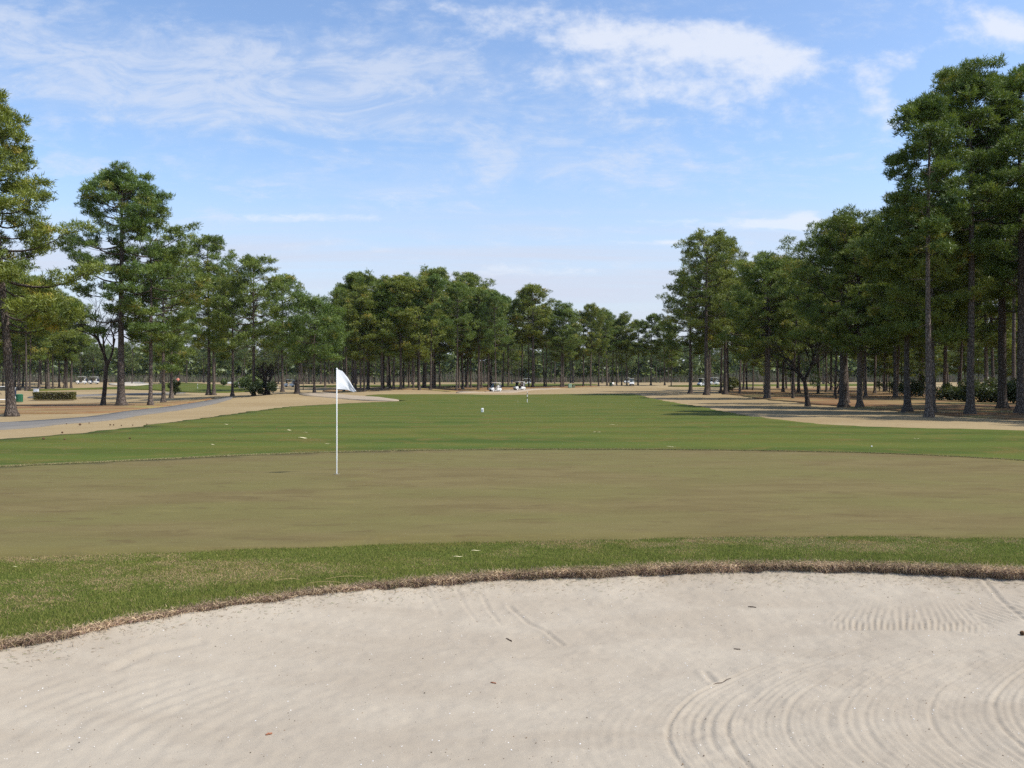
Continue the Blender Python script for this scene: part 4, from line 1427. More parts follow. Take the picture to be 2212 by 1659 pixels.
def backing_rise():  # added hill that blocks bright sky showing through the far woods
    xs, ys = np.arange(-640, 641, 8.0), np.arange(452, 590, 8.0)
    gx, gy = np.meshgrid(xs, ys)
    z = 4.0 + (8.5 + 3.5 * fbm(gx, gy, 0.02, 101)) * ss(452, 478, gy) * ss(590, 540, gy) + 1.6 * (fbm(gx, gy, 0.12, 103) - 0.5) - 1.2 * ss(470, 452, gy)
    nx, ny = len(xs), len(ys)
    i = (np.arange(ny - 1)[:, None] * nx + np.arange(nx - 1)[None, :]).ravel()
    m, t = new_mat('backing_rise_foliage')
    f = t.noise(pos(t), 0.35, 6, 0.7)
    finish(t, t.mix(t.rng(f, 0.35, 0.65), (0.030, 0.042, 0.016), (0.085, 0.100, 0.035)), 0.95, f, 0.9, 1.5, 0.05)
    o = mesh_obj('backing_rise', np_mesh('backing_rise', np.column_stack([gx.ravel(), gy.ravel(), z.ravel()]), np.column_stack([i, i + 1, i + 1 + nx, i + nx]), [m]))
    tag(o, 'added backing rise blocking sky gaps behind the far woods', kind='structure')


backing_rise()


# --- small bare trees
def bare_tree(seed, h, r0, spread, forks=5, lean=(0, 0), depth=4, fork_h=0.3):
    g = np.random.default_rng(seed)
    trunk, br = [], []

    def grow(p, d, L, r, dep):
        k = 5
        pts = [p]
        dd = d.copy()
        for i in range(k - 1):
            dd = dd + g.normal(0, 0.10, 3)
            dd[2] += 0.05
            dd /= np.linalg.norm(dd)
            pts.append(pts[-1] + dd * L / (k - 1))
        pts = np.array(pts)
        br.append((pts, np.linspace(r, r * 0.55, k)))
        if dep <= 0:
            return
        for j in range(int(g.integers(2, 4)) + (dep > 2)):
            w = g.uniform(0.45, 1.0)
            q = np.array([np.interp(w, np.linspace(0, 1, k), pts[:, c]) for c in range(3)])
            nd = dd + g.normal(0, 0.55, 3)
            nd[2] = abs(nd[2]) * 0.7 + 0.15
            nd /= np.linalg.norm(nd)
            grow(q, nd, L * g.uniform(0.50, 0.78), r * 0.5 * g.uniform(0.8, 1.1), dep - 1)

    fh = h * fork_h
    t = np.linspace(0, 1, 8)
    base = np.column_stack([lean[0] * t * fh + 0.02 * np.sin(t * 5), lean[1] * t * fh, t * fh])
    rad = r0 * (1 - 0.25 * t) + r0 * 0.5 * np.exp(-t * fh / 0.2)
    base[0, 2] -= 0.15
    trunk.append((base, rad))
    for j in range(forks):
        a = 2 * math.pi * j / forks + g.uniform(-0.4, 0.4)
        d = np.array([math.cos(a) * spread, math.sin(a) * spread, 1.0])
        d /= np.linalg.norm(d)
        grow(base[-1] - np.array([0, 0, g.uniform(0, 0.2) * fh]), d, h * g.uniform(0.26, 0.36), r0 * 0.6, depth)
    TV, TF = tube_np(trunk, 10)
    BV, BF = tube_np(br, 4)
    return np_mesh('trunk', TV, TF, [M_BARKD], smooth=True), np_mesh('branches', BV, BF, [M_BARKD], smooth=True)


def plant_bare(dx, base, top, label, seed, **kw):
    p = gp(dx, base)
    h = (base - top) / F * p[1]
    tr, br = bare_tree(seed, h, **kw)
    e = empty('bare_tree', p)
    tag(e, label, 'bare tree')
    mesh_obj('trunk', tr, e)
    mesh_obj('branches', br, e)['kind'] = 'stuff'
    return e, h


plant_bare(222, 876.5, 640, 'small dark leafless tree leaning beside the forked pine', 41, r0=0.19, spread=0.42, forks=4, lean=(0.10, 0), fork_h=0.42)
dog, dh = plant_bare(1745, 876.6, 655, 'bare dogwood with vase shaped limbs in front of the right wood', 43, r0=0.20, spread=0.75, forks=5, lean=(-0.12, 0), fork_h=0.26)
V, Fc, tn_ = leaf_cloud(np.array([(0.5, 0.3, 2.6), (0.2, 0.1, 3.2), (0.7, 0.2, 2.0)]), np.array([0.75, 0.6, 0.5]), 900, 0.13, 5)
mesh_obj('ivy_leaves', np_mesh('ivy_leaves', V, Fc, [M_LEAF], attrs={'tint': tn_ * 0.4}), dog)['kind'] = 'stuff'
bt, bh = plant_bare(577, 851, 762, 'low multi limbed bare tree rising from the evergreen shrub', 47, r0=0.30, spread=0.85, forks=6, fork_h=0.26, depth=4)
plant_bare(1806, 862, 760, 'tangle of pale bare branches behind the thick mottled trunk', 49, r0=0.10, spread=0.7, forks=5, fork_h=0.2)
plant_bare(655, 842, 770, 'thin grey leafless tree beyond the sandy path', 51, r0=0.08, spread=0.5, forks=4, fork_h=0.3)


def shrub(dx, base, w, h, label, seed, mat=M_LEAF, n=2600, size=0.16, name='shrub', cat='shrub', lobes=9):
    p = gp(dx, base)
    g = np.random.default_rng(seed)
    e = empty(name, p)
    tag(e, label, cat)
    C = np.column_stack([g.normal(0, 0.28, lobes) * w, g.normal(0, 0.2, lobes) * w, g.uniform(0.25, 0.72, lobes) * h])
    V, Fc, tn2 = leaf_cloud(C, g.uniform(0.22, 0.38, lobes) * min(w, h * 1.2), n, size, seed, 0.9, 1.2)
    V[:, 2] = np.maximum(V[:, 2], 0.02)
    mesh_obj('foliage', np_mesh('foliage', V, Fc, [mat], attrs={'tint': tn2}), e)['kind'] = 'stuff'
    st = [(np.array([[0, 0, -0.1], [c[0] * 0.4, c[1] * 0.4, c[2] * 0.5], c]), np.array([0.05, 0.03, 0.012])) for c in C]
    SV, SF = tube_np(st, 4)
    mesh_obj('stems', np_mesh('stems', SV, SF, [M_BARKD]), e)['kind'] = 'stuff'
    return e


shrub(572, 852.5, 3.0, 1.5, 'dark evergreen shrub at the foot of the low bare tree', 61, n=3200)
shrub(560, 843, 5.0, 3.2, 'grey green bush behind the low bare tree', 62, M_NEEDLE_FAR, 2400, 0.3)
shrub(513, 838, 7.0, 1.8, 'low far bush beyond the left pines', 63, M_NEEDLE_FAR, 2000, 0.35)
shrub(378, 853, 1.6, 2.6, 'yellow green leafy bush behind the slim left pines', 64, M_HEDGE, 1600, 0.16)
shrub(1582, 845, 2.4, 3.0, 'pale green mounded grass clump behind the right wood trunks', 65, M_HEDGE, 2200, 0.3)
for k, (dx, b, w, h) in enumerate([(2055, 866, 2.6, 2.3), (2085, 868, 2.4, 2.0), (2120, 869, 3.0, 2.6), (2155, 870, 2.6, 2.2), (2190, 872, 3.0, 2.4), (1965, 858, 3.4, 2.4), (1925, 850, 3.6, 2.0)]):
    shrub(dx, b, w, h, ['dark shrub left of the tallest pine trunk', 'dark shrub hidden behind the tallest pine trunk', 'big dark shrub right of the tallest pine trunk',
                        'dark shrub left of the dark thick trunk pine', 'dark shrub near the right picture edge', 'dark shrub behind the leaning pine', 'low dark shrub far behind the leaning pine'][k], 70 + k, M_LEAF, 2600, 0.2)


def hedge():
    a, b = gp(75, 864.5), gp(161, 864)
    e = empty('hedge', (a + b) / 2)
    tag(e, 'clipped box shaped hedge beside the green bin', 'hedge')
    L = np.linalg.norm((b - a)[:2])
    g = np.random.default_rng(90)
    n = 5200
    P = g.uniform(-1, 1, (n, 3))
    ax = g.integers(0, 3, n)
    P[np.arange(n), ax] = np.sign(P[np.arange(n), ax]) * g.uniform(0.82, 1.04, n)
    P = P * np.array([L / 2, 0.55, 0.45]) + np.array([0, 0, 0.5])
    P[:, 2] += 0.06 * vnoise(P[:, 0], P[:, 1], 1.2, 3)
    D = unit(g.normal(size=(n, 3)) + np.array([0, 0, 0.3]))
    S = unit(np.cross(D, g.normal(size=(n, 3))))
    ln = g.uniform(0.09, 0.16, n)[:, None]
    V = np.stack([P - D * ln * .5, P + S * ln * .3, P + D * ln * .5, P - S * ln * .3], 1)
    tint = np.repeat(np.clip(g.normal(0.5, 0.2, n), 0, 1), 4)
    ang = math.atan2((b - a)[1], (b - a)[0])
    mesh_obj('foliage', np_mesh('foliage', V.reshape(-1, 3), np.arange(4 * n).reshape(n, 4), [M_HEDGE], attrs={'tint': tint}), e, rz=ang)['kind'] = 'stuff'
    MB().box((0, 0, 0.45), (L * 0.92, 0.85, 0.75), 0.05).build('inner_twigs', M_BARKD, e, rz=ang)


hedge()


def stump():
    p = gp(642, 849)
    e = empty('tree_stump', p)
    tag(e, 'dark broken tree stump on the straw mound left of the flag', 'stump')
    h = 25 / F * p[1]
    mb = MB()
    mb.lathe([(0.42, -0.1), (0.34, 0.12), (0.29, 0.4), (0.27, h * 0.7), (0.25, h)], n=14)
    g = random.Random(3)
    for v in mb.bm.verts:
        v.co.x *= 1 + g.uniform(-.08, .08)
        if v.co.z > h * 0.9:
            v.co.z += g.uniform(-0.25, 0.2)
    mb.build('trunk', M_BARKD, e, True)
    MB().tube([(0.05, 0, h * 0.8), (-0.12, 0.02, h * 1.25), (-0.18, 0, h * 1.6)], [0.10, 0.06, 0.02], 7).build('splinter', M_BARKD, e, True)


stump()

# ------------------------------------------------------------------ flagstick
def flagstick():
    p = gp(727.5, 1025)
    ppm = F / p[1]
    Ht = 228 / ppm
    zg = p[2] + 0.005
    e = empty('flagstick', (p[0], p[1], zg))
    tag(e, 'white flagstick with drooping white flag standing on the putting green', 'flagstick')
    MB().lathe([(0.0095, -0.12), (0.0095, 0.25), (0.0115, 0.27), (0.0115, Ht * 0.45), (0.0105, Ht * 0.46), (0.0105, Ht - 0.01), (0.004, Ht)], n=12).build('pole', plain('pole_paint', (0.90, 0.90, 0.88), 0.3, 0.5, 0.02), e, True)
    MB().lathe([(0.026, -0.1), (0.026, -0.01), (0.014, 0.006)], n=14).build('ferrule', M_DGREY, e, True)
    MB().lathe([(0.017, Ht - 0.012), (0.017, Ht - 0.004), (0.012, Ht + 0.008), (0.004, Ht + 0.012)], n=12).build('finial', M_WHITE, e, True)
    # cloth: hoist along the pole, fly corner hanging low to the right
    nu, nv = 34, 26
    fh = 43 / ppm
    top = np.array([(0, 0), (0.085, -0.035), (0.17, -0.16), (0.245, -0.315), (0.315, -0.43)])
    bot = np.array([(0, -fh), (0.10, -fh - 0.006), (0.19, -fh - 0.018), (0.255, -fh - 0.045), (0.297, -fh - 0.066)])
    q = np.linspace(0, 1, 5)

    def cloth(s, t):
        """s along the fly, t down the hoist"""
        a = np.array([np.interp(s, q, top[:, 0]), np.interp(s, q, top[:, 1])])
        b = np.array([np.interp(s, q, bot[:, 0]), np.interp(s, q, bot[:, 1])])
        c = a * (1 - t) + b * t
        dep = 0.022 * s * np.sin(s * 5.5 + t * 4.0 + 0.4) + 0.014 * s * np.sin(t * 8.0 - s * 6.0) + 0.04 * s * (t - 0.35)
        xx = c[0] * 1.34
        return np.array([0.011 + xx * 0.72 - dep * 0.69, xx * 0.69 + dep * 0.72, Ht - 0.012 + c[1]])

    V = np.array([cloth(i / nu, j / nv) for i in range(nu + 1) for j in range(nv + 1)])
    idx = lambda i, j: i * (nv + 1) + j
    Fq = np.array([(idx(i, j), idx(i + 1, j), idx(i + 1, j + 1), idx(i, j + 1)) for i in range(nu) for j in range(nv)])
    m, t = new_mat('flag_cloth')
    pp = t.n('ShaderNodeTexCoord').outputs['Object']
    wv = t.noise(pp, 240.0, 2)
    out = t.n('ShaderNodeOutputMaterial')
    d = t.n('ShaderNodeBsdfDiffuse'); d.inputs[0].default_value = (0.90, 0.91, 0.93, 1)
    tr = t.n('ShaderNodeBsdfTranslucent'); tr.inputs[0].default_value = (0.80, 0.82, 0.88, 1)
    mx = t.n('ShaderNodeMixShader'); mx.inputs[0].default_value = 0.35
    bn = t.n('ShaderNodeBump'); bn.inputs['Strength'].default_value = 0.1; bn.inputs['Distance'].default_value = 0.001
    t.put(bn.inputs['Height'], wv); t.put(d.inputs['Normal'], bn.outputs[0])
    t.t.links.new(d.outputs[0], mx.inputs[1]); t.t.links.new(tr.outputs[0], mx.inputs[2]); t.t.links.new(mx.outputs[0], out.inputs[0])
    fl = mesh_obj('flag', np_mesh('flag', V, Fq, [m], smooth=True), e)
    # faint bluish script printed low on the cloth
    strokes = [[(0.36, 0.80), (0.40, 0.90), (0.44, 0.78), (0.47, 0.92)], [(0.50, 0.95), (0.53, 0.74), (0.58, 0.60), (0.61, 0.64), (0.58, 0.78), (0.57, 0.93)],
               [(0.62, 0.90), (0.65, 0.72), (0.67, 0.86), (0.71, 0.70), (0.72, 0.88)], [(0.75, 0.84), (0.79, 0.70), (0.82, 0.80), (0.84, 0.66)], [(0.42, 0.62), (0.52, 0.70), (0.62, 0.55)]]
    Vs, Fs = [], []
    for st in strokes:
        L = []
        for (s0, t0), (s1, t1) in zip(st[:-1], st[1:]):
            for k in range(6):
                L.append((s0 + (s1 - s0) * k / 6, t0 + (t1 - t0) * k / 6))
        L.append(st[-1])
        b = len(Vs)
        for k, (s_, t_) in enumerate(L):
            for dt in (-0.011, 0.011):
                c = cloth(s_, t_ + dt); c[1] -= 0.003; c[0] += 0.002
                Vs.append(c)
            if k:
                Fs.append((b + 2 * k - 2, b + 2 * k, b + 2 * k + 1, b + 2 * k - 1))
    mesh_obj('printed_script', np_mesh('printed_script', np.array(Vs), np.array(Fs), [plain('script_ink', (0.50, 0.56, 0.68), 0.8, 0.1)]), fl)
    c = empty('hole_cup', (p[0], p[1], zg))
    tag(c, 'golf hole at the foot of the flagstick', 'golf hole')
    MB().lathe([(0.054, 0.0), (0.054, 0.004)], n=24).build('shade_disc', M_BLACK, c)  # flat black disc, painted shade for the inside of the hole
    mb = MB()
    mb.tube([(0.056 * math.cos(a * 0.2618), 0.056 * math.sin(a * 0.2618), 0.003) for a in range(25)], 0.0035, 5)
    mb.build('rim', plain('cup_rim', (0.30, 0.27, 0.18), 0.9), c)


flagstick()


# ------------------------------------------------------------------ striped poles and markers
def striped_pole(dx, base, top, label, bands, cap=None):
    p = gp(dx, base)
    h = (base - top) / F * p[1]
    e = empty('striped_pole', p)
    tag(e, label, 'marker pole')
    z = 0.0
    for k, (f, dark) in enumerate(bands):
        z1 = z + f * h
        r = 0.030 if not dark else 0.0285
        MB().lathe([(r, z), (r, z1)], n=14).build('dark_band' if dark else 'white_band', M_BLACK if dark else M_WHITE, e, True)
        z = z1
    MB().lathe([(0.034, h - 0.001), (0.034, h + 0.03), (0.012, h + 0.05)], n=14).build('cap', plain('pole_cap', cap or (0.80, 0.60, 0.45), 0.5), e, True)
    MB().lathe([(0.045, -0.05), (0.040, 0.012)], n=14).build('ground_sleeve', M_DGREY, e)


striped_pole(1139, 870, 846.5, 'black and white striped pole on the fairway near the golf carts', [(0.36, 0), (0.16, 1), (0.24, 0), (0.15, 1), (0.09, 0)])
striped_pole(427, 840.4, 827.6, 'black and white striped pole on the far left fairway', [(0.42, 0), (0.22, 1), (0.24, 0), (0.12, 1)])


def white_marker():
    p = gp(1042, 891)
    e = empty('white_marker', p)
    tag(e, 'small white block marker standing alone on the fairway', 'marker')
    h, w = 0.27, 0.17
    MB().box((0, 0, h / 2), (w, 0.15, h), 0.03, taper=(0.92, 0.92)).build('body', M_WHITE, e, True)
    MB().box((0, -0.0765, h * 0.62), (w * 0.42, 0.006, h * 0.26), 0.0).build('grey_panel', plain('marker_grey', (0.50, 0.50, 0.49), 0.6), e)  # flat grey panel set on the front face
    MB().box((0, 0, h + 0.006), (w * 0.6, 0.09, 0.012), 0.004).build('top_cap', plain('marker_cap', (0.55, 0.56, 0.52), 0.6), e)


white_marker()


# ------------------------------------------------------------------ people
def skin_body(name, joints, edges, matfn, mats, root=0):
    me = bpy.data.meshes.new(name)
    me.from_pydata([j[0] for j in joints], edges, [])
    o = bpy.data.objects.new(name, me)
    link(o)
    md = o.modifiers.new('skin', 'SKIN')
    md.use_smooth_shade = True
    sv = me.skin_vertices[0].data if me.skin_vertices else None
    if sv is None:
        bm = bmesh.new(); bm.from_mesh(me); bm.verts.layers.skin.verify(); bm.to_mesh(me); bm.free()
        sv = me.skin_vertices[0].data
    for i, j in enumerate(joints):
        r = j[1] if hasattr(j[1], '__len__') else (j[1], j[1])
        sv[i].radius = r
        sv[i].use_root = (i == root)
    sd = o.modifiers.new('sub', 'SUBSURF')
    sd.levels = sd.render_levels = 1
    dg = bpy.context.evaluated_depsgraph_get()
    em = bpy.data.meshes.new_from_object(o.evaluated_get(dg))
    bpy.data.objects.remove(o)
    for m in mats:
        em.materials.append(m)
    for f in em.polygons:
        f.material_index = matfn(f.center)
        f.use_smooth = True
    return em


M_SKIN = plain('skin_tone', (0.50, 0.33, 0.24), 0.6, 0.3)
M_HAIR = plain('hair_brown', (0.05, 0.035, 0.025), 0.8, 0.2)


def person(label, loc, rz, shirt, pants, seated=False, cap=None, swing=False):
    """one continuous body; head, face bumps and five fingers per hand grow from the same skeleton"""
    J, E = [], []

    def add(p, r, parent=None):
        J.append((Vector(p), r)); i = len(J) - 1
        if parent is not None:
            E.append((parent, i))
        return i
    zp = 0.50 if seated else 0.94
    pel = add((0, 0, zp), (0.155, 0.12))
    wa = add((0, 0.01 if not seated else -0.03, zp + 0.18), (0.145, 0.105), pel)
    ch = add((0, 0.0 if not seated else -0.05, zp + 0.38), (0.165, 0.115), wa)
    nk = add((0, 0.01 if not seated else -0.04, zp + 0.55), 0.060, ch)
    hd = add((0, 0.03, zp + 0.66), (0.075, 0.090), nk)
    hd2 = add((0, 0.025, zp + 0.76), (0.076, 0.092), hd)
    add((0, 0.122, zp + 0.675), 0.014, hd)                       # nose
    for s in (-1, 1):
        sh = add((s * 0.20, ch and J[ch][0].y, zp + 0.44), 0.066, ch)
        if seated or swing:
            el = add((s * 0.25, 0.13, zp + 0.20), 0.046, sh)
            wr = add((s * 0.14, 0.36, zp + 0.26), 0.032, el)
            hn = add((s * 0.11, 0.42, zp + 0.28), (0.040, 0.020), wr)
            fd = Vector((-s * 0.3, 0.8, 0.1))
        else:
            el = add((s * 0.27, 0.0, zp + 0.14), 0.046, sh)
            wr = add((s * 0.27, 0.08, zp - 0.09), 0.032, el)
            hn = add((s * 0.27, 0.11, zp - 0.16), (0.020, 0.040), wr)
            fd = Vector((0, 0.35, -0.9))
        fd.normalize()
        for k in range(4):
            off = (k - 1.5) * 0.020
            b = J[hn][0] + Vector((off if seated else 0, 0 if seated else off, 0)) + fd * 0.045
            f1 = add(b, 0.0095, hn)
            add(b + fd * (0.045, 0.052, 0.048, 0.038)[k] + Vector((0, -0.012, 0)), 0.008, f1)
        th = add(J[hn][0] + Vector((-s * 0.035, 0.01, 0.0)) + fd * 0.02, 0.010, hn)
        add(J[th][0] + fd * 0.035, 0.009, th)
        hp = add((s * 0.095, 0.0, zp - 0.03), 0.098, pel)
        if seated:
            kn = add((s * 0.12, 0.44, zp + 0.03), 0.064, hp)
            an = add((s * 0.12, 0.48, 0.09 - 0.02), 0.044, kn)
            add((s * 0.12, 0.64, 0.03), (0.042, 0.032), an)
        else:
            kn = add((s * 0.11, 0.02, 0.50), 0.062, hp)
            an = add((s * 0.12, -0.01, 0.09), 0.044, kn)
            add((s * 0.13, 0.16, 0.035), (0.042, 0.032), an)
    shm, pam = plain('shirt', shirt, 0.85, 0.1), plain('trousers', pants, 0.85, 0.1)

    def mf(c):
        if c.z > zp + 0.53:
            return 0
        if c.z < 0.075 and not seated or (seated and c.z < 0.06):
            return 3
        if seated:
            if c.y > 0.30 and c.z > zp + 0.14: return 0
            return 1 if c.z > zp + 0.06 else 2
        if abs(c.x) > 0.22 and c.z < zp + 0.12: return 0
        return 1 if c.z > zp - 0.02 else 2
    me = skin_body('body', J, E, mf, [M_SKIN, shm, pam, M_BLACK])
    e = empty('person', loc, rz)
    tag(e, label, 'person')
    mesh_obj('body', me, e)
    mb = MB()
    mb.lathe([(0.088, 0.0), (0.092, 0.04), (0.075, 0.085), (0.03, 0.108)], (0, 0.012, zp + 0.735), 14)
    mb.build('cap' if cap else 'hair', plain('cap_cloth', cap, 0.8) if cap else M_HAIR, e, True)
    if cap:
        MB().box((0, 0.13, zp + 0.745), (0.13, 0.11, 0.010), 0.004).build('cap_brim', plain('cap_cloth', cap, 0.8), e)
    return e


# ------------------------------------------------------------------ golf carts
M_GLASS = None


def glass_mat():
    m, t = new_mat('clear_windscreen')
    out = t.n('ShaderNodeOutputMaterial')
    tr = t.n('ShaderNodeBsdfTransparent'); tr.inputs[0].default_value = (0.88, 0.92, 0.93, 1)
    g = t.n('ShaderNodeBsdfGlossy'); g.inputs['Roughness'].default_value = 0.05
    fr = t.n('ShaderNodeFresnel'); fr.inputs[0].default_value = 1.45
    mx = t.n('ShaderNodeMixShader')
    t.t.links.new(fr.outputs[0], mx.inputs[0]); t.t.links.new(tr.outputs[0], mx.inputs[1]); t.t.links.new(g.outputs[0], mx.inputs[2])
    t.t.links.new(mx.outputs[0], out.inputs[0])
    return m


M_GLASS = glass_mat()
M_SEAT = plain('seat_vinyl', (0.58, 0.56, 0.50), 0.6, 0.3)
M_BAG = plain('golf_bag_cloth', (0.03, 0.04, 0.08), 0.8, 0.2)


def make_cart():
    """front of the cart points to +y"""
    e = empty('golf_cart')
    b = MB()
    # front cowl, floor pan and rear body in side profile (y, z)
    b.prism([(1.18, 0.34), (1.22, 0.46), (1.14, 0.66), (0.86, 0.82), (0.66, 0.84), (0.56, 0.72), (0.52, 0.34), (0.72, 0.26), (1.0, 0.26)], -0.54, 0.54)
    b.prism([(0.54, 0.24), (0.54, 0.33), (-0.28, 0.33), (-0.28, 0.24)], -0.52, 0.52)
    b.prism([(-0.18, 0.26), (-0.16, 0.62), (-0.30, 0.68), (-0.98, 0.72), (-1.16, 0.62), (-1.20, 0.40), (-1.08, 0.28)], -0.55, 0.55)
    bmesh.ops.bevel(b.bm, geom=[ed for ed in b.bm.edges], offset=0.03, segments=2, affect='EDGES', profile=0.6)
    b.build('body', M_WHITE, e, True)
    MB().box((0, 1.20, 0.33), (1.06, 0.10, 0.16), 0.03).build('front_bumper', M_BLACK, e, True)
    MB().box((0, 1.185, 0.49), (0.86, 0.05, 0.10), 0.02).build('front_grille', M_DGREY, e, True)
    for s in (-1, 1):
        MB().lathe([(0.055, -0.01), (0.055, 0.02), (0.03, 0.03)], (s * 0.36, 1.13, 0.60), 12, 'Y').build('headlight', plain('lamp_lens', (0.7, 0.72, 0.74), 0.15, 0.6), e, True)
    MB().box((0, -0.42, 0.74), (1.02, 0.50, 0.13), 0.05).build('seat', M_SEAT, e, True)
    MB().box((0, -0.70, 1.02), (1.02, 0.11, 0.42), 0.045, Matrix.Rotation(math.radians(10), 3, 'X')).build('backrest', M_SEAT, e, True)
    MB().box((0, -0.10, 1.79), (1.16, 1.72, 0.06), 0.028).build('roof', M_WHITE, e, True)
    for s in (-1, 1):
        MB().tube([(s * 0.50, 0.74, 0.80), (s * 0.50, 0.60, 1.30), (s * 0.50, 0.54, 1.77)], 0.018, 8).build('roof_post', M_DGREY, e, True)
        MB().tube([(s * 0.50, -0.92, 0.66), (s * 0.50, -0.84, 1.30), (s * 0.50, -0.80, 1.77)], 0.020, 8).build('roof_post', M_WHITE, e, True)
    gl = MB()
    gl.box((0, 0.645, 1.28), (0.95, 0.008, 0.92), 0.0, Matrix.Rotation(math.radians(11.5), 3, 'X'))
    gl.build('windscreen', M_GLASS, e)
    mb = MB()
    mb.tube([(-0.25 + 0.17 * math.cos(a * math.pi / 10), 0.30 + 0.09 * math.sin(a * math.pi / 10), 0.98 + 0.13 * math.sin(a * math.pi / 10)) for a in range(21)], 0.014, 6)
    mb.tube([(-0.25, 0.30, 0.98), (-0.25, 0.62, 0.72)], 0.016, 6)
    mb.build('steering_wheel', M_BLACK, e, True)
    for s in (-1, 1):
        for y in (0.80, -0.80):
            c = (s * 0.47, y, 0.225)
            w = MB().lathe([(0.13, -0.09), (0.205, -0.085), (0.225, -0.05), (0.225, 0.05), (0.205, 0.085), (0.13, 0.09)], c, 20, 'X').build('wheel', M_BLACK, e, True)
            MB().lathe([(0.135, -0.098), (0.12, -0.102), (0.05, -0.108)] if s < 0 else [(0.135, 0.098), (0.12, 0.102), (0.05, 0.108)], c, 16, 'X').build('hub', M_WHITE, w, True)
    for s in (-1, 1):
        bag = MB().lathe([(0.11, 0.55), (0.13, 0.70), (0.125, 1.25), (0.14, 1.32), (0.13, 1.36)], (s * 0.26, -1.12, 0.0), 14).build('golf_bag', M_BAG, e, True)
        cl = MB()
        for k in range(5):
            x, y = s * 0.26 + 0.06 * math.cos(k * 1.3), -1.12 + 0.06 * math.sin(k * 1.3)
            cl.tube([(x, y, 1.30), (x * 1.03, y - 0.02, 1.50 + 0.03 * k)], 0.010, 5)
            cl.box((x * 1.03, y - 0.02, 1.53 + 0.03 * k), (0.05, 0.09, 0.05), 0.012)
        cl.build('clubs', M_GREYM, bag)['kind'] = 'stuff'
    return e


CART = make_cart()
CART_USED = [False]


def place_cart(loc, rz, label):
    c = CART if not CART_USED[0] else copy_tree(CART)
    CART_USED[0] = True
    c.location = loc
    c.rotation_euler = (0, 0, rz)
    tag(c, label, 'golf cart', 'golf carts on the course')
    return c


def seat_in(cart_loc, rz, side, label, shirt, pants, cap=None):
    """a rider on the cart seat"""
    off = Matrix.Rotation(rz, 3, 'Z') @ Vector((side * 0.26, -0.46, 0.26))
    q = Vector(cart_loc) + off
    return person(label, q, rz, shirt, pants, True, cap)


FRONT_LEFT = math.radians(122)         # nose to the left and towards the viewer
pa, pb = gp(1070, 846.3), gp(1122, 843.2)
place_cart(pa, FRONT_LEFT, 'nearer white golf cart with a rider in white')
seat_in(pa, FRONT_LEFT, -1, 'rider in white shirt seated in the nearer golf cart', (0.75, 0.75, 0.73), (0.55, 0.5, 0.4), (0.7, 0.7, 0.68))
place_cart(pb, FRONT_LEFT, 'second white golf cart with a rider in black')
seat_in(pb, FRONT_LEFT, -1, 'rider in black shirt seated in the second golf cart', (0.015, 0.015, 0.02), (0.03, 0.03, 0.035), (0.02, 0.02, 0.02))
seat_in(pb, FRONT_LEFT, 1, 'second rider in dark clothes beside the rider in black', (0.03, 0.035, 0.05), (0.05, 0.05, 0.06))
for dx, b, rz, lab in [(1137, 830.5, 100, 'far golf cart seen above the second white cart'), (1365, 833.5, 170, 'small far golf cart at the right end of the open stand'),
                       (1355, 827.5, 95, 'tiny far golf cart between the slim trunks'), (1517, 834, 120, 'far golf cart between the first two pines of the right wood'),
                       (1542, 831.5, 100, 'far golf cart glimpsed right of the second pine trunk'), (176, 829.5, 110, 'far golf cart at left beside the back stand'), (202, 829.5, 95, 'far golf cart right of the other far left cart'),
                       (8, 868.5, 125, 'white golf cart parked behind the thick left trunk'), (625, 835.5, 90, 'low white cart far behind the round topped pine')]:
    place_cart(gp(dx, b), math.radians(rz), lab)

g1 = gp(384.5, 833.5)
person('golfer in pink orange shirt standing on the far left fairway', g1, math.radians(200), (0.75, 0.30, 0.22), (0.02, 0.02, 0.025), False, None, True)
g2 = gp(1106, 831)
person('person in dark blue standing beyond the two carts', g2, math.radians(170), (0.03, 0.035, 0.07), (0.10, 0.13, 0.22), False, (0.03, 0.03, 0.03))
g3 = gp(1129.5, 832.5)
person('person in black standing behind the second golf cart', g3, math.radians(150), (0.015, 0.015, 0.018), (0.02, 0.02, 0.02), False, (0.6, 0.6, 0.6))


# ------------------------------------------------------------------ course furniture
def bin_(dx, base, h, w, col, label, name='litter_bin', cat='bin'):
    p = gp(dx, base)
    m = plain(name + '_paint', col, 0.6)
    e = empty(name, p)
    tag(e, label, cat)
    mb = MB()
    n = 14
    for k in range(n):
        a = k * 2 * math.pi / n
        mb.box((w / 2 * math.cos(a), w / 2 * math.sin(a), h * 0.48), (0.025, w * 0.17, h * 0.86), 0.004, Matrix.Rotation(a, 3, 'Z'))
    mb.build('slatted_side', m, e)['kind'] = 'stuff'
    MB().lathe([(w * 0.45, 0.04), (w * 0.46, h * 0.88)], n=18).build('liner', M_DGREY, e, True)
    MB().lathe([(w * 0.55, h * 0.90), (w * 0.55, h * 0.94), (w * 0.30, h)], n=18).build('rim', m, e, True)
    return e


bin_(42, 869, 0.95, 0.70, (0.015, 0.12, 0.055), 'dark green slatted bin between the left trunk and the hedge')
bin_(1319, 834.5, 0.95, 0.6, (0.03, 0.06, 0.035), 'small dark green bin right of the slim centre pines')


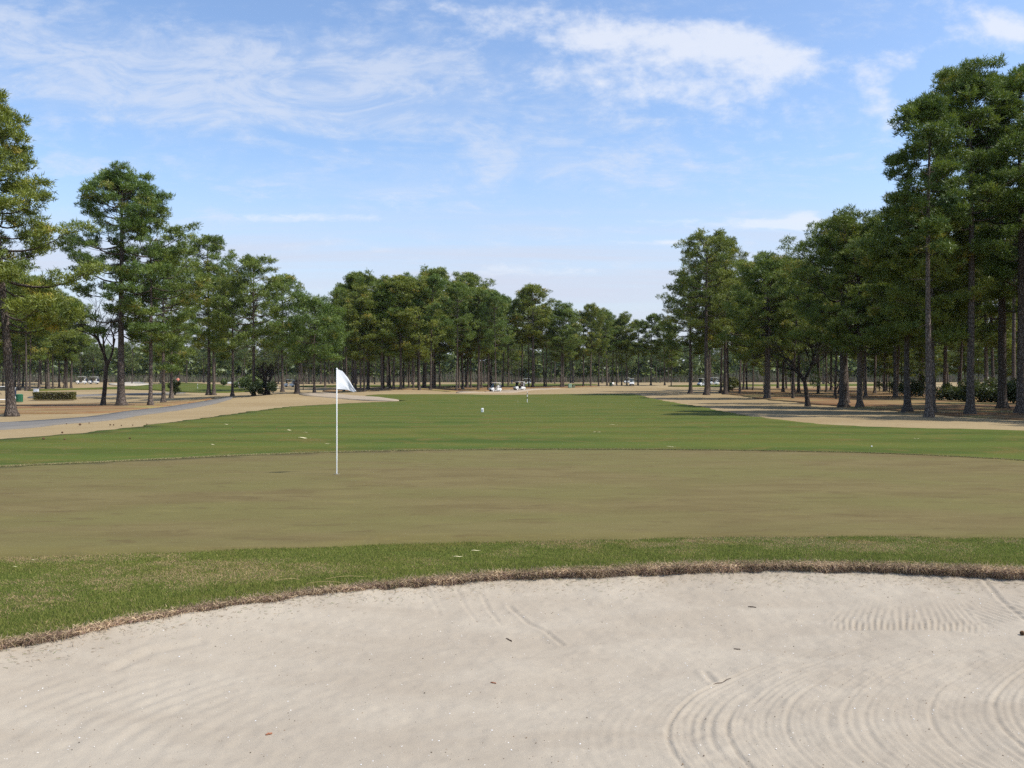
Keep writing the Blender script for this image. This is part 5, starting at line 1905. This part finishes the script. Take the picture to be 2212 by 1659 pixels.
def cabinet(dx, base, w, d, h, col, label, name='utility_box', rz=0.2):
    p = gp(dx, base)
    m = plain(name + '_paint', col, 0.5)
    e = empty(name, p, rz)
    tag(e, label, 'utility box')
    MB().box((0, 0, h * 0.47), (w, d, h * 0.94), 0.02).build('body', m, e, True)
    MB().box((0, 0, h * 0.97), (w * 1.06, d * 1.06, h * 0.06), 0.012).build('lid', m, e, True)
    MB().box((0, -d / 2 - 0.006, h * 0.48), (w * 0.8, 0.012, h * 0.74), 0.004).build('door', m, e)
    MB().box((w * 0.28, -d / 2 - 0.02, h * 0.5), (0.03, 0.02, 0.10), 0.004).build('handle', M_DGREY, e)


cabinet(78, 857, 0.55, 0.45, 1.05, (0.52, 0.53, 0.56), 'pale grey box standing behind the clipped hedge')
cabinet(1231, 837.8, 0.75, 0.6, 0.95, (0.26, 0.38, 0.28), 'pale green utility box right of the slim centre pines')
cabinet(1239, 837.4, 0.6, 0.5, 0.6, (0.14, 0.16, 0.10), 'low dark box beside the pale green utility box')


def bench(dx, base, label, rz=0.05):
    p = gp(dx, base)
    e = empty('park_bench', p, rz)
    tag(e, label, 'bench')
    for k in range(4):
        MB().box((0, -0.18 + k * 0.12, 0.45), (1.8, 0.10, 0.035), 0.008).build('seat_slat', M_WHITE, e)
    for k in range(3):
        MB().box((0, 0.26 + k * 0.02, 0.60 + k * 0.13), (1.8, 0.03, 0.10), 0.008).build('back_slat', M_WHITE, e)
    for s in (-1, 1):
        MB().box((s * 0.75, -0.14, 0.215), (0.06, 0.06, 0.43), 0.006).build('leg', M_WHITE, e)
        MB().tube([(s * 0.75, 0.20, 0.0), (s * 0.75, 0.23, 0.45), (s * 0.75, 0.33, 0.90)], 0.028, 6).build('leg', M_WHITE, e)


bench(516, 832.5, 'white bench on the far left fairway, right of the straight dark pine')
bench(498, 832.5, 'white bench on the far left fairway, left of the other bench')
bench(1327, 834, 'white post and bench under the slim centre pines', 1.2)


# ------------------------------------------------------------------ cones, leaves, sticks, balls
M_CONE = plain('pine_cone', (0.16, 0.095, 0.055), 0.9, 0.1, 0.3, 60)


def cone_mesh():
    V, Fc = [], []
    for r in range(8):
        t = r / 7
        rad = 0.034 * math.sin(math.pi * (0.18 + 0.72 * t)) + 0.004
        for k in range(8):
            a = k * 2 * math.pi / 8 + r * 0.39
            c = np.array([rad * math.cos(a), rad * math.sin(a), 0.012 + t * 0.075])
            o = np.array([math.cos(a), math.sin(a), 0.35]) * 0.016
            s = np.array([-math.sin(a), math.cos(a), 0]) * 0.010
            b = len(V)
            V += [c - s - o * 0.6, c + s - o * 0.6, c + s * 0.7 + o, c - s * 0.7 + o, c + np.array([0, 0, 0.012]) - o * 0.4]
            Fc += [(b, b + 1, b + 2), (b, b + 2, b + 3), (b + 3, b + 2, b + 4), (b + 1, b + 4, b + 2), (b, b + 3, b + 4)]
    return np_mesh('pine_cone', np.array(V), np.array(Fc), [M_CONE])


CONE = cone_mesh()


def cone(loc, label, group=None, s=1.0):
    o = mesh_obj('pine_cone', CONE, None, loc)
    o.rotation_euler = (random.uniform(1.2, 1.8), random.uniform(-.2, .2), random.uniform(0, 6.28))
    o.location.z += 0.013 * s
    s *= 0.44
    o.scale = (s,) * 3
    tag(o, label, 'pine cone', group)


cg, cl = 'pine cones on the left straw grass', 'small brown pine cone on the straw grass below the left cart path'
for dx, dy, s in [(170, 919, 2.4), (191, 915, 1.3), (145, 916, 1.2), (236, 919, 1.7), (244, 919, 1.5), (264, 919.5, 1.4), (285, 919, 1.4), (319, 918, 1.6), (135, 935, 1.5), (502, 925, 1.3)]:
    if s == 2.4:
        cone(gp(dx, dy), 'largest reddish pine cone at the edge of the left cart path', None, s)
    else:
        cone(gp(dx, dy), cl, cg, s)
for dx, dy, s in [(97, 949.5, 2.0), (137, 950, 1.6), (283, 948, 1.7), (596, 928, 1.4), (506, 951, 1.0)]:
    cone(gp(dx, dy), 'small dark pine cone on the green grass left of the flagstick', 'pine cones on the left green grass', s)
x, y = sp(2204, 1391)
cone(Vector((x, y, sand_at(x, y))), 'brown pine cone lying on the bunker sand at the right edge', None, 0.9)
M_DRY = plain('dry_leaf', (0.62, 0.55, 0.34), 0.8, 0.2, 0.15, 30)


def dry_leaf(loc, rz, ln, label, group=None):
    n = 9
    V, Fc = [], []
    for k in range(n):
        t = k / (n - 1)
        w = 0.10 * ln * math.sin(math.pi * (0.06 + 0.9 * t))
        z = 0.03 * ln * math.sin(t * 7) + 0.012
        V += [((t - .5) * ln, -w, z + 0.10 * w), ((t - .5) * ln, 0, z - 0.0), ((t - .5) * ln, w, z + 0.16 * w)]
        if k:
            b = 3 * k
            Fc += [(b - 3, b, b + 1, b - 2), (b - 2, b + 1, b + 2, b - 1)]
    o = mesh_obj('dry_leaf', np_mesh('dry_leaf', np.array(V), np.array(Fc), [M_DRY], smooth=True), None, loc, rz)
    tag(o, label, 'leaf', group)


lg = 'pale dry leaves on the fairway'
for dx, dy, ln in [(626, 930, 0.42), (661, 934.5, 0.20), (658, 947, 0.60), (707, 959.5, 0.20), (491, 917.5, 0.40), (1326, 918, 0.42), (1290, 934, 0.30), (1450, 966, 0.25), (1980, 948, 0.2), (460, 961, 0.22)]:
    dry_leaf(gp(dx, dy), random.uniform(-0.4, 0.4), ln, 'pale dry leaf lying on the green fairway grass', lg)
for dx, dy, lab in [(72, 1216, 'pale petal sized leaf at the left edge of the apron grass'), (33, 1231, 'tiny pale leaf nearest the left picture edge on the apron'), (1028, 1197, 'longer pale dry leaf on the apron grass above the bunker'), (990, 1209, 'shorter pale dry leaf on the apron grass above the bunker')]:
    p = gp(dx, dy)
    dry_leaf(Vector(p) + Vector((0, 0, 0.02)), 0.1, 0.10 if dx > 500 else 0.05, lab)
dry_leaf(gp(297, 876), 0.1, 0.9, 'pale litter scrap on the cart path')


def stick(a, b, r, mat, label, name='twig', cat='twig', bow=0.004, zoff=0.0):
    (x0, y0), (x1, y1) = a, b
    pts = []
    for k in range(6):
        t = k / 5
        x, y = x0 + (x1 - x0) * t, y0 + (y1 - y0) * t
        z = sand_at(x, y) + r * 0.6 + 0.25 * bow * math.sin(math.pi * t) + zoff
        pts.append((x + 0.003 * math.sin(k * 2.1), y + 0.004 * math.sin(k * 3.3), z))
    o = MB().tube(pts, [r * 0.7, r, r * 1.05, r, r * 0.9, r * 0.5], 6).build(name, mat, None, True)
    tag(o, label, cat)


M_TWIG = plain('twig_bark', (0.07, 0.05, 0.04), 0.9, 0.1, 0.3, 50)
M_RED = plain('reddish_bark', (0.30, 0.13, 0.075), 0.9, 0.1, 0.3, 50)
stick(sp(574, 1618), sp(589, 1615), 0.006, M_RED, 'reddish bark chip on the near bunker sand', 'bark_chip', 'bark chip')
stick(sp(1094, 1409), sp(1106, 1413), 0.006, M_TWIG, 'short dark twig near the middle of the bunker')
stick(sp(783, 1312), sp(795, 1313), 0.006, M_RED, 'small red brown chip below the bunker lip at left', 'bark_chip', 'bark chip')
stick(sp(846, 1311), sp(856, 1312), 0.005, M_RED, 'red brown chip right of the other chip below the lip', 'bark_chip', 'bark chip')
stick(sp(1060, 1500), sp(1072, 1503), 0.005, M_RED, 'red brown twig in the lower middle of the sand')
stick(sp(1530, 1492), sp(1580, 1478), 0.003, M_TWIG, 'thin grey twig lying across the rake arcs')
stick(sp(2110, 1283), sp(2190, 1280), 0.003, M_RED, 'long thin root lying under the lip at right')
stick(sp(1616, 1339), sp(1634, 1341), 0.004, M_TWIG, 'small dark twig in the smooth far sand')
stick(sp(1585, 1412), sp(1600, 1413), 0.004, M_TWIG, 'small dark twig above the rake arcs')
x, y = sp(724, 1279, -0.06)
sc = MB().box((x, y, sand_at(x, y) + 0.01), (0.05, 0.03, 0.012), 0.003).build('paper_scrap', M_WHITE)
tag(sc, 'small white scrap lying at the lip of the bunker', 'litter')
# long straw blades over the lip
for k, (dx, dy, ln, rz) in enumerate([(745, 1256, 0.34, 0.25), (700, 1268, 0.3, 0.1), (1950, 1222, 0.30, -0.1), (620, 1262, 0.22, 0.3)]):
    p = gp(dx, dy)
    pts = [(p[0] + ln * (t - 0.5) * math.cos(rz), p[1] + ln * (t - 0.5) * math.sin(rz), 0.035 + 0.015 * math.sin(t * 3.1)) for t in np.linspace(0, 1, 6)]
    o = MB().tube(pts, 0.0016, 5).build('straw_blade', plain('straw_yellow', (0.42, 0.30, 0.14), 0.8), None, True)
    tag(o, ['longest yellow straw blade lying on the grass above the lip', 'yellow straw blade lower down beside the longest blade', 'yellow straw blade hanging over the lip at right', 'short yellow straw blade left of the other blades'][k], 'straw')
for dx, dy, lab in [(1118.5, 867.5, 'white golf ball on the fairway left of the striped pole'), (1883, 967, 'white golf ball on the fairway grass right of the putting green')]:
    p = gp(dx, dy)
    mb = MB()
    bmesh.ops.create_icosphere(mb.bm, subdivisions=3, radius=0.0214)
    for v in mb.bm.verts:
        q = v.co.normalized()
        v.co *= 1 - 0.012 * (0.5 + 0.5 * math.sin(q.x * 40) * math.sin(q.y * 40) * math.sin(q.z * 40 + 1))
    o = mb.build('golf_ball', M_WHITE, None, True, loc=(p[0], p[1], p[2] + 0.035))
    tag(o, lab, 'golf ball')


# ------------------------------------------------------------------ haze
def build_haze():
    mb = MB()
    mb.box((0, 250, 17.0), (1500, 700, 39.0))
    m, t = new_mat('thin_haze')
    out = t.n('ShaderNodeOutputMaterial')
    v = t.n('ShaderNodeVolumePrincipled')
    v.inputs['Color'].default_value = (0.80, 0.88, 1.0, 1)
    v.inputs['Density'].default_value = HAZE_DENSITY
    t.t.links.new(v.outputs[0], out.inputs['Volume'])
    o = mb.build('haze', m)
    tag(o, 'thin pale haze in the air over the course', 'haze', kind='stuff')


if HAZE_DENSITY > 0:
    build_haze()
